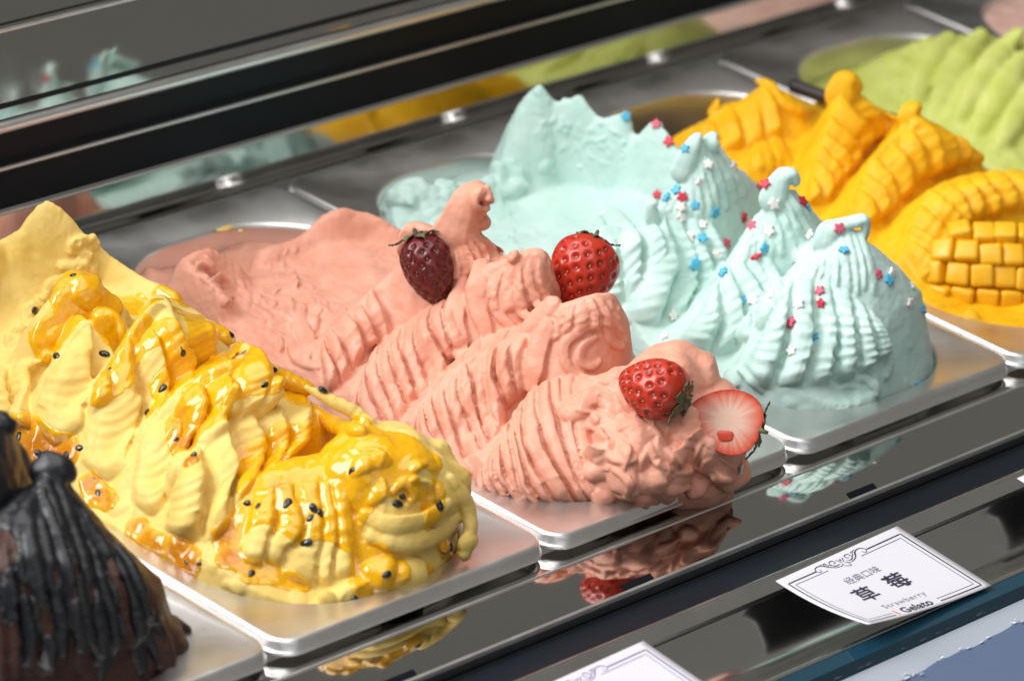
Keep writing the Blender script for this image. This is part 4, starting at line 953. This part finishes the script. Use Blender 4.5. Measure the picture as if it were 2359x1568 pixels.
for c, u, v in STARS:
    hit = H_MINT.cast(u, v)
    if hit is None:
        for du, dv in ((0, 8), (-8, 6), (8, 8), (0, 16), (0, 24), (-10, 16)):
            hit = H_MINT.cast(u + du, v + dv)
            if hit is not None: break
    if hit is None: continue
    n = unit(hit[1] + np.array([st.uniform(-.28, .28) for _ in range(3)]))
    w = mound_of(u, v); k = cnt.get((c, w), 0); cnt[(c, w)] = k + 1; tot = tally[(c, w)]
    if tot == 1: lab = 'only %s sugar star on the %s' % (c, w)
    elif k == 0: lab = 'topmost %s sugar star on the %s' % (c, w)
    elif k == tot - 1: lab = 'lowest %s sugar star on the %s' % (c, w)
    else: lab = '%s %s sugar star from the top on the %s' % (ORD[k], c, w)
    o = link('star_sprinkle', STAR_ME[c], None, label=lab, category='sprinkle', group='sugar stars on the mint ice cream')
    o.matrix_world = Matrix.Translation(Vector(hit[0] + n * st.uniform(.0001, .0009))) @ Vector(n).to_track_quat('Z', 'Y').to_matrix().to_4x4() @ Matrix.Rotation(st.uniform(0, 6.3), 4, 'Z') @ Matrix.Scale(st.uniform(.86, 1.08), 4)

# ---------------------------------------------------------------- part M: strawberries
CR, CU, CC = ROT[:, 0], ROT[:, 1], ROT[:, 2]                       # picture right, up, towards the viewer
def mat_berry(name, c0, c1):
    m, nt, b = new_mat(name)
    at = nt.nodes.new('ShaderNodeAttribute'); at.attribute_name = 'dimple'
    n = tex_noise(nt, 140, 4)
    mx = nt.nodes.new('ShaderNodeMath'); mx.operation = 'MULTIPLY_ADD'; mx.inputs[1].default_value = .5; nt.links.new(n.outputs['Fac'], mx.inputs[0]); nt.links.new(at.outputs['Fac'], mx.inputs[2])
    r = ramp(nt, mx.outputs[0], [(.15, c1), (.85, c0)]); nt.links.new(r.outputs[0], b.inputs['Base Color'])
    setp(b, Roughness=.32, Subsurface_Weight=.2, Subsurface_Scale=.0015, Coat_Weight=.18, Coat_Roughness=.18, Specular_IOR_Level=.45)
    b.inputs['Subsurface Radius'].default_value = (1, .25, .15)
    n2 = tex_noise(nt, 700, 3); bump(nt, b, n2.outputs['Fac'], .0002, .5)
    return m
M_bright = mat_berry('ripe_strawberry', (.36, .010, .008), (.54, .042, .016))
M_dark = mat_berry('overripe_strawberry', (.085, .005, .008), (.15, .010, .013))
M_achene = mat_plain('strawberry_seed', (.42, .19, .04), .4)
M_achene_dark = mat_plain('dark_strawberry_seed', (.16, .06, .03), .4)
def mat_leaf():
    m, nt, b = new_mat('calyx_leaf'); n = tex_noise(nt, 260, 4)
    r = ramp(nt, n.outputs['Fac'], [(.3, (.055, .065, .035)), (.55, (.13, .125, .055)), (.75, (.26, .20, .10))]); nt.links.new(r.outputs[0], b.inputs['Base Color'])
    setp(b, Roughness=.6); bump(nt, b, n.outputs['Fac'], .0005, .6); return m
M_leaf = mat_leaf()
def berry_r(t):                                     # radius along the axis, t = 0 at the calyx, 1 at the tip
    return (np.clip(t, 0, 1) ** .42) * (np.clip(1 - t, 0, 1) ** .62) * 1.62 * (1 - .10 * t)
def leaf_mesh(L, W, curl_, seed):
    rr = np.random.default_rng(seed); m = 9; V = []; F = []
    for i in range(m):
        t = i / (m - 1); w = W * (math.sin(math.pi * min(t * 1.02, 1) ** .75) * .9 + .10 * (1 - t)); x = L * t; z = curl_ * L * (t * t) + .0006 * math.sin(7 * t + seed)
        for j in (-1, -.5, 0, .5, 1): V.append((x, w * j, z + .25 * w * abs(j) + .0003 * rr.normal()))
    for i in range(m - 1):
        for j in range(4): a = i * 5 + j; F.append((a, a + 1, a + 6, a + 5))
    N = len(V); V2 = V + [(x, y, z - .00035) for x, y, z in V]
    F2 = F + [tuple(N + i for i in f[::-1]) for f in F]
    rim = [i * 5 for i in range(m)] + [(m - 1) * 5 + j for j in range(1, 5)] + [i * 5 + 4 for i in range(m - 2, -1, -1)] + [j for j in range(3, 0, -1)]
    for a, b in zip(rim, rim[1:] + rim[:1]): F2.append((a, N + a, N + b, b))
    g = Geo(); g.add(V2, F2); me = g.mesh('leaf'); me.materials.append(M_leaf)
    me.polygons.foreach_set('use_smooth', np.ones(len(me.polygons), bool)); return me
def strawberry(center, axis, L, R, mat, achene, label, half=None, nseed=85, leaves=6, roll=0.0, leaf_len=.011, flare=.35, seed=1):
    """axis points from calyx to tip; half = unit normal of a cut through the axis (the visible cut side)"""
    ax = unit(axis); e1 = unit(np.cross(ax, [.13, .2, 1.0])) if half is None else unit(np.cross(half, ax)); e2 = np.cross(ax, e1)
    if half is not None and e2 @ half < 0: e2 = -e2; e1 = -e1
    M = np.column_stack([e1, e2, ax])
    root = empty('strawberry', tuple(center), label=label, category='strawberry', group='strawberries on the pink ice cream')
    nt_, na = 72, 104
    rr = np.random.default_rng(seed)
    # seed places by golden spiral over the length
    sp = []
    for i in range(nseed):
        t = .10 + .86 * (i + .5) / nseed; a = i * 2.39996 + rr.normal() * .05; sp.append((t, a))
    def pos(t, a, extra=0.0):
        t = np.asarray(t); r = berry_r(t) * R + extra; wob = 1 + .05 * np.cos(2 * a + 1) + .03 * np.cos(3 * a)
        return np.stack([r * wob * np.cos(a), r * wob * np.sin(a), (t - .5) * L], -1)
    sp_pos = np.array([pos(t, a) for t, a in sp])
    T = (1 - np.cos(np.linspace(0, math.pi, nt_))) / 2
    A = np.linspace(0, 2 * math.pi, na, endpoint=False) if half is None else np.linspace(math.pi, 2 * math.pi, na)   # cut side is +e2
    TT, AA = np.meshgrid(T, A, indexing='ij'); V = pos(TT.ravel(), AA.ravel())
    d2 = np.full(len(V), 9.0)
    for q in sp_pos: d2 = np.minimum(d2, ((V - q) ** 2).sum(1))
    s_ = .0017; dim = np.exp(-d2 / (2 * s_ ** 2 * .62)); rim = np.exp(-((np.sqrt(d2) - .0024) ** 2) / (2 * .0008 ** 2))
    out = V * np.array([1, 1, .15]); out /= np.linalg.norm(out, axis=1)[:, None] + 1e-9
    V2 = V + out * (-.0012 * dim + .0003 * rim + .0004 * noise3(V * 120))[:, None]
    g = Geo()
    if half is None: g.rings(V2.reshape(nt_, na, 3), True, True)
    else: g.rings(V2.reshape(nt_, na, 3), False, False)
    g.v = [np.vstack(g.v) @ M.T]
    me = g.mesh('berry_body'); at = me.attributes.new('dimple', 'FLOAT', 'POINT'); at.data.foreach_set('value', dim.astype(np.float32))
    body = link('berry_body', me, mat, root, True)
    g = Geo()
    for (t, a), q in zip(sp, sp_pos):
        if half is not None and math.sin(a) > -.05: continue
        n = unit([q[0], q[1], q[2] * .15]); tz = unit(np.array([0, 0, 1]) - n * n[2]); ty = np.cross(n, tz); c = q - n * .0009
        R_ = []
        for i in range(5):
            b_ = math.pi * i / 4
            R_.append([c + tz * (-.00085 * math.cos(b_)) + (ty * math.cos(k) * .00052 + n * math.sin(k) * .00038) * math.sin(b_) for k in np.linspace(0, 2 * math.pi, 6, endpoint=False)])
        g.rings(R_)
    g.v = [np.vstack(g.v) @ M.T]
    link('seeds', g.mesh('seeds'), achene, body, True, kind='stuff')
    if half is not None:
        m = 90; t = np.linspace(0, 1, m); prof = np.concatenate([pos(t, np.zeros(m)), pos(t[::-1], np.full(m, math.pi))])
        K = 14; V = []; F = []; dv = []; ray_ = noise3(np.column_stack([np.arange(len(prof)) * .42, np.zeros(len(prof)), np.full(len(prof), 3.3)]))
        for k in range(K):
            s_ = 1 - k / (K - 1) * .985; z0 = -.04 * L
            for iq, q in enumerate(prof): V.append((q[0] * s_, .0003, (q[2] - z0) * s_ + z0)); dv.append(1 - s_ + (.13 * ray_[iq] * 4 * s_ * (1 - s_)))
        n2 = len(prof)
        for k in range(K - 1):
            for i in range(n2): F.append((k * n2 + i, k * n2 + (i + 1) % n2, (k + 1) * n2 + (i + 1) % n2, (k + 1) * n2 + i))
        F.append(tuple((K - 1) * n2 + i for i in range(n2)))
        g = Geo(); g.add(np.array(V) @ M.T, F); me = g.mesh('cut_face'); at = me.attributes.new('inner', 'FLOAT', 'POINT'); at.data.foreach_set('value', np.array(dv, np.float32))
        mm, nt, b = new_mat('cut_strawberry'); at = nt.nodes.new('ShaderNodeAttribute'); at.attribute_name = 'inner'
        no = tex_noise(nt, 110, 5, .65); ma = nt.nodes.new('ShaderNodeMath'); ma.operation = 'MULTIPLY_ADD'; ma.inputs[1].default_value = .30; nt.links.new(no.outputs['Fac'], ma.inputs[0]); nt.links.new(at.outputs['Fac'], ma.inputs[2])
        r = ramp(nt, ma.outputs[0], [(.14, (.50, .02, .015)), (.24, (.62, .12, .07)), (.48, (.72, .30, .22)), (.80, (.78, .52, .42))]); nt.links.new(r.outputs[0], b.inputs['Base Color'])
        setp(b, Roughness=.3, Subsurface_Weight=.4, Subsurface_Scale=.002, Coat_Weight=.3); b.inputs['Subsurface Radius'].default_value = (1, .4, .3); bump(nt, b, no.outputs['Fac'], .0006, .5)
        fm = link('cut_face', me, mm, root, False, label='pale pink cut face of the halved strawberry')
        hol = Geo(); hb = Heap(0); hb.blob((0, 0, 0), (.0030, .0006, .0046), .3, 300, n=10)
        vv = np.vstack(hb.g.v) + np.array([.0062, .0006, .0015]) if False else np.vstack(hb.g.v) + np.array([.0075, .0006, -.0020])
        hol.add(vv @ M.T, hb.g.f); link('red_core', hol.mesh('red_core'), mat_plain('red_core', (.56, .06, .03), .3), fm, True)
    for i in range(leaves):
        a = 2 * math.pi * i / leaves + roll + rr.normal() * .15
        if half is not None: a = math.pi + math.pi * (i + .5) / leaves
        d = np.array([math.cos(a), math.sin(a), 0.0]); up = np.array([0, 0, -1.0])
        x = unit(d * 1.0 - up * flare * rr.uniform(-.2, 1.0)); y = unit(np.cross(up, x)); z = np.cross(x, y)
        o = link('leaf', leaf_mesh(leaf_len * rr.uniform(.75, 1.2), .0026 * rr.uniform(.8, 1.2), rr.uniform(-.15, .25), seed * 10 + i), None, root)
        B = M @ np.column_stack([x, y, z]); c = M @ (d * .0015 + np.array([0, 0, -.5 * L - .0002]))
        o.matrix_local = Matrix.Translation(Vector(c)) @ Matrix(B.tolist()).to_4x4()
    st_ = Geo(); q = np.linspace(0, 2 * math.pi, 7, endpoint=False)
    st_.rings([[M @ np.array([.0011 * k * math.cos(b_), .0011 * k * math.sin(b_), -.5 * L + z_]) for b_ in q] for k, z_ in ((1.5, .001), (1, -.0012), (.85, -.0028), (.5, -.0036))])
    link('stalk', st_.mesh('stalk'), M_leaf, root, True)
    return root
h1 = H_PINK.cast(985, 690); c1 = P(990, 625, x=h1[0][0] + .004)
strawberry(c1, .34 * CR - .92 * CU - .12 * CC, .037, .0168, M_dark, M_achene_dark, 'dark overripe strawberry with dry calyx in the rear pink mound', leaves=6, roll=.4, seed=3, nseed=110, flare=.25)
strawberry(P(1340, 628, x=.291), -.35 * CR - .9 * CU + .12 * CC, .037, .0205, M_bright, M_achene, 'bright red strawberry with upright calyx behind the third pink mound', leaves=6, roll=1.0, seed=5, nseed=85, flare=.2, leaf_len=.010)
h3 = H_PINK.cast(1503, 905); h4 = H_PINK.cast(1625, 985)
strawberry(h3[0] + CC * .0015 + CU * .003, -.78 * CR + .25 * CU - .40 * CC, .034, .0182, M_bright, M_achene, 'whole red strawberry lying on its side on the front pink mound', leaves=6, roll=.2, seed=8, nseed=82, flare=.3, leaf_len=.012)
strawberry(CAM_POS + ray(1672, 965) * (np.linalg.norm(h4[0] - CAM_POS) - .001), unit(-.93 * CR + .30 * CU - .12 * CC), .034, .0190, M_bright, M_achene, 'halved strawberry showing its pale cut face at the pink front edge', half=unit(CC * .95 + .12 * CU - .10 * CR), leaves=4, seed=12, leaf_len=.013, flare=.2)

# ---------------------------------------------------------------- part N: price cards
M_card = mat_plain('card_paper', (.68, .665, .72), .55, Coat_Weight=.15, Coat_Roughness=.25)
M_ink = mat_plain('ink', (.030, .026, .055), .5)
M_grey_ink = mat_plain('grey_ink', (.20, .19, .24), .5)
M_red_ink = mat_plain('red_ink', (.75, .10, .06), .5)
CARD = [P(1787, 1337, z=.0012), P(2067, 1211, z=.0012), P(2284, 1347, z=-.0005), P(2000, 1437, z=.0085)]
def card_map(s, t, hgt=0.0):
    s = np.asarray(s, float); t = np.asarray(t, float); A, B, C, D = CARD
    p = ((1 - s) * (1 - t))[:, None] * A + (s * (1 - t))[:, None] * B + (s * t)[:, None] * C + ((1 - s) * t)[:, None] * D
    bow = -.0030 * (4 * s * (1 - s)) * t * (1 - .3 * t) - .0022 * (4 * t * (1 - t)) * (1 - s)
    return p + np.outer(bow + hgt, [0, -.12, .99])
CW, CH = np.linalg.norm(CARD[1] - CARD[0]), .5 * (np.linalg.norm(CARD[2] - CARD[1]) + np.linalg.norm(CARD[3] - CARD[0]))
def sheet():
    n = 24; s, t = np.meshgrid(np.linspace(0, 1, n), np.linspace(0, 1, n), indexing='ij')
    top = card_map(s.ravel(), t.ravel()); bot = card_map(s.ravel(), t.ravel(), -.00028)
    I = lambda i, j: i * n + j; N = n * n; F = []
    for i in range(n - 1):
        for j in range(n - 1):
            F.append((I(i, j), I(i, j + 1), I(i + 1, j + 1), I(i + 1, j))); F.append((N + I(i, j), N + I(i + 1, j), N + I(i + 1, j + 1), N + I(i, j + 1)))
    rim = [I(i, 0) for i in range(n)] + [I(n - 1, j) for j in range(1, n)] + [I(i, n - 1) for i in range(n - 2, -1, -1)] + [I(0, j) for j in range(n - 2, 0, -1)]
    for a, b in zip(rim, rim[1:] + rim[:1]): F.append((a, b, N + b, N + a))
    g = Geo(); g.add(np.vstack([top, bot]), F); return g.mesh('sheet')
def ink_path(pts, w):
    """printed line: pts in millimetres from the card's top left corner; w = width or widths"""
    p = np.asarray(pts, float); d = np.gradient(p, axis=0); n = np.column_stack([-d[:, 1], d[:, 0]]); n /= np.linalg.norm(n, axis=1)[:, None] + 1e-9
    w = np.interp(np.linspace(0, 1, len(p)), np.linspace(0, 1, np.size(w)), np.atleast_1d(w))[:, None] * .5
    a, b = p + n * w, p - n * w
    V = np.vstack([card_map(q[:, 0] / (CW * 1000), q[:, 1] / (CH * 1000), .00010) for q in (a, b)]); k = len(p)
    return V, [(i, k + i, k + i + 1, i + 1) for i in range(k - 1)]
def ink(name, paths, mat, parent):
    g = Geo()
    for p, w in paths: g.add(*ink_path(p, w))
    me = g.mesh(name); bm = bmesh.new(); bm.from_mesh(me); bmesh.ops.recalc_face_normals(bm, faces=bm.faces); bm.to_mesh(me); bm.free()
    return link(name, me, mat, parent)
def line(a, b, n=24): return np.linspace(a, b, n)
W_, H_ = CW * 1000, CH * 1000
def frame_paths():
    x0, x1, y0, y1 = .037 * W_, .953 * W_, .092 * H_, .955 * H_; o = []
    for ins, w in ((0, .85), (2.6, .38)):
        a, b, c, d = x0 + ins, x1 - ins, y0 + ins, y1 - ins
        gl, gr = (.262 * W_, .672 * W_) if ins == 0 else (.33 * W_, .60 * W_)
        bl, br_ = .262 * W_, .625 * W_
        for g0, xs, g1 in ((gl, a, bl), (gr, b, br_)):
            o.append((np.vstack([line((g0, c), (xs, c)), line((xs, c), (xs, d))[1:], line((xs, d), (g1, d))[1:]]), w))
    return o
def spiral(cx, cy, r0, r1, a0, a1, n=36):
    a = np.linspace(a0, a1, n); r = np.linspace(r0, r1, n); return np.column_stack([cx + r * np.cos(a), cy + r * np.sin(a)])
def ornament_paths():
    cx, cy = .465 * W_, .105 * H_; o = []
    for sgn in (-1, 1):
        f = lambda p: np.column_stack([cx + sgn * p[:, 0], cy + p[:, 1]])
        o.append((f(catmull([(1.2, 1.5), (3.2, 2.6), (6.5, 2.0), (9.5, .2), (12, -2.6), (15.5, -3.4), (18, -1.6), (17.2, .6), (15.4, .3), (15.6, -1.0)], 50)), [.25, .55, .7, .55, .3]))
        o.append((f(catmull([(2.0, .6), (5, 1.0), (8, -.6), (10.5, -3.2), (13, -4.0)], 30)), [.2, .4, .25]))
        o.append((f(spiral(5.2, -1.5, 3.0, .5, 2.2, -5.4)), [.3, .6, .3]))
        o.append((f(spiral(9.6, -2.6, 1.7, .4, 2.0, -3.6)), [.25, .45, .2]))
        o.append((f(catmull([(.6, .4), (1.6, -1.4), (2.6, -2.6)], 12)), [.5, .6, .2]))
    o.append((catmull([(cx - 1.6, cy + 1), (cx - 1, cy + 3.6), (cx + 1.6, cy + 4.6), (cx + 1.8, cy + 2.4), (cx + .2, cy + 1)], 26), [.25, .45, .25]))
    o.append((spiral(cx, cy - 1.6, .35, .35, 0, 6.3, 14), .55))
    return o
def card_text(txt, cx, cy, size, mat, parent, name, bold=0.0, space=1.0, sx=1.0):
    """printed words centred on (cx, cy) millimetres"""
    cu = bpy.data.curves.new(name, 'FONT'); cu.body = txt; cu.size = size; cu.align_x = 'CENTER'; cu.align_y = 'CENTER'; cu.space_character = space; cu.resolution_u = 4; cu.offset = bold
    ob = bpy.data.objects.new('tmp', cu); COL.objects.link(ob); dg = bpy.context.evaluated_depsgraph_get()
    me = bpy.data.meshes.new_from_object(ob.evaluated_get(dg)); bpy.data.objects.remove(ob)
    n = len(me.vertices); co = np.empty(n * 3, np.float32); me.vertices.foreach_get('co', co); co = co.reshape(-1, 3)
    q = card_map((cx + co[:, 0] * sx) / W_, (cy - co[:, 1]) / H_, .00012)
    me.vertices.foreach_set('co', q.astype(np.float32).ravel()); me.update(); me.name = name
    return link(name, me, mat, parent)
def make_card(label, words=True, fade=False):
    o = link('price_card', sheet(), M_card, label=label, category='price card', group='price cards along the rail')
    o.data.polygons.foreach_set('use_smooth', np.ones(len(o.data.polygons), bool))
    [ink('printed_border', [fp], M_ink if not fade else M_faded, o) for fp in frame_paths()]; ink('printed_ornament', ornament_paths(), M_ink if not fade else M_faded, o)
    card_text('经典口味', .460 * W_, .340 * H_, 6.1, M_grey_ink, o, 'printed_heading', .03, 1.0)
    if words:
        card_text('草', .327 * W_, .572 * H_, 13.5, M_ink, o, 'printed_name', .22)
        card_text('莓', .585 * W_, .560 * H_, 13.5, M_ink, o, 'printed_name', .22)
        card_text('Strawberry', .450 * W_, .795 * H_, 5.6, M_grey_ink, o, 'printed_translation', .0, 1.15, 1.02)
        card_text('i', .290 * W_, .925 * H_, 7.8, M_red_ink, o, 'printed_logo', .16)
        card_text('Gelato', .452 * W_, .925 * H_, 7.6, M_ink, o, 'printed_logo', .2, 1.02)
    return o
M_faded = mat_plain('purple_ink', (.20, .15, .32), .5)
make_card('white card with Chinese and English strawberry lettering on the steel rail')
CARD0 = CARD
dx2 = P(1482, 1475, z=.0012) - CARD0[1]
CARD = [p + dx2 + np.array([0, 0, 0.0]) for p in CARD0]
make_card('white card cut off by the bottom edge of the picture', False, True)
dx3 = P(2343, 1101, z=.0012) - CARD0[0]
CARD = [p + dx3 for p in CARD0]
make_card('white card of which only a corner shows at the right edge', False, True)

# ---------------------------------------------------------------- part O: small things
g = Heap(.595); a = P(1822, 196, x=.640); b_ = P(1905, 226, x=.640); d = b_ - a
g.tube([a - d * .02, a + d * .1, a + d * .6, a + d * 1.4], [.0032, .0040, .0040, .0036], None, 1.0, wob=.02)
sp_ = empty('spatula', tuple(a + d * 1.4), label='dark handle of a serving spatula stuck in the orange ice cream', category='spatula')
o = link('handle', g.g.mesh('handle'), mat_plain('handle_plastic', (.030, .022, .022), .35), sp_, True); o.matrix_parent_inverse = Matrix.Translation(tuple(-(a + d * 1.4)))
gb = Geo(); e_ = unit(np.cross(d, [0, 0, 1.0])); q0 = a + d * 1.35; q1 = a + d * 2.6
gb.add([q0 - e_ * .006, q0 + e_ * .006, q1 + e_ * .012, q1 - e_ * .012] + [p - np.array([0, 0, .0008]) for p in (q0 - e_ * .006, q0 + e_ * .006, q1 + e_ * .012, q1 - e_ * .012)], [(0, 1, 2, 3), (7, 6, 5, 4), (0, 4, 5, 1), (1, 5, 6, 2), (2, 6, 7, 3), (3, 7, 4, 0)])
o = link('blade', gb.mesh('blade'), M_trim, sp_); o.matrix_parent_inverse = Matrix.Translation(tuple(-(a + d * 1.4)))
g = Heap(.255); c = P(520, 526, z=ZF + .0004)
g.blob(c, (.0068, .0024, .0010), .3, 200); g.blob(P(555, 532, z=ZF + .0004), (.0017, .0012, .0008), .2, 300)
link('ice_cream_drop', g.g.mesh('drop'), M_yel, None, True, label='small smear of yellow ice cream on the rear rim of the pink pan', category='drop')
# torn protective film on the outside panel
g = Geo(); U = np.linspace(0, 1, 180); top = []; bot = []
for t in U:
    u = 1300 + t * 2600; v = 1747.7 + 400 * .479 - t * 2600 * .479 + 2.5 * math.sin(t * 107) + 1.8 * math.sin(t * 263)
    def on_panel(u, v):
        dd = ray(u, v); n = np.array([0, .0520, -.186]); p0 = np.array([0, -.144, -.0080]); k = ((p0 - CAM_POS) @ n) / (dd @ n); return CAM_POS + dd * k
    a = on_panel(u, v); top.append(a); bot.append(np.array([a[0], -.325, -.0080 - (.325 - .144) * .0520 / .186]))
off = np.array([0, -.0002, .0008])
V = [p + off for p in top] + [p + off for p in bot] + [p + off * .2 for p in top] + [p + off * .2 for p in bot]; n = 180; F = []
for i in range(n - 1): F += [(i, n + i, n + i + 1, i + 1), (i, i + 1, 2 * n + i + 1, 2 * n + i)]
g.add(V, F); me = g.mesh('film'); bm = bmesh.new(); bm.from_mesh(me); bmesh.ops.recalc_face_normals(bm, faces=bm.faces); bm.to_mesh(me); bm.free()
cpart('protective_film', me, mat_plain('blue_film', (.12, .165, .27), .3), label='torn blue protective film on the front panel')
g = Geo(); fr = np.random.default_rng(4)
hb = Heap(0)
for i in range(34):
    t = fr.uniform(.20, .42); k = int(t * 179); p = top[k]; hb.blob(p + off + np.array([fr.normal() * .0012, fr.normal() * .0012, .0004]), (.0011 * fr.uniform(.3, 1.8), .00035 * fr.uniform(.5, 1.5), .0003), .5, 500, n=6)
cpart('film_torn_edge', hb.g.mesh('film_torn_edge'), mat_plain('torn_film', (.72, .75, .80), .5), kind='stuff')
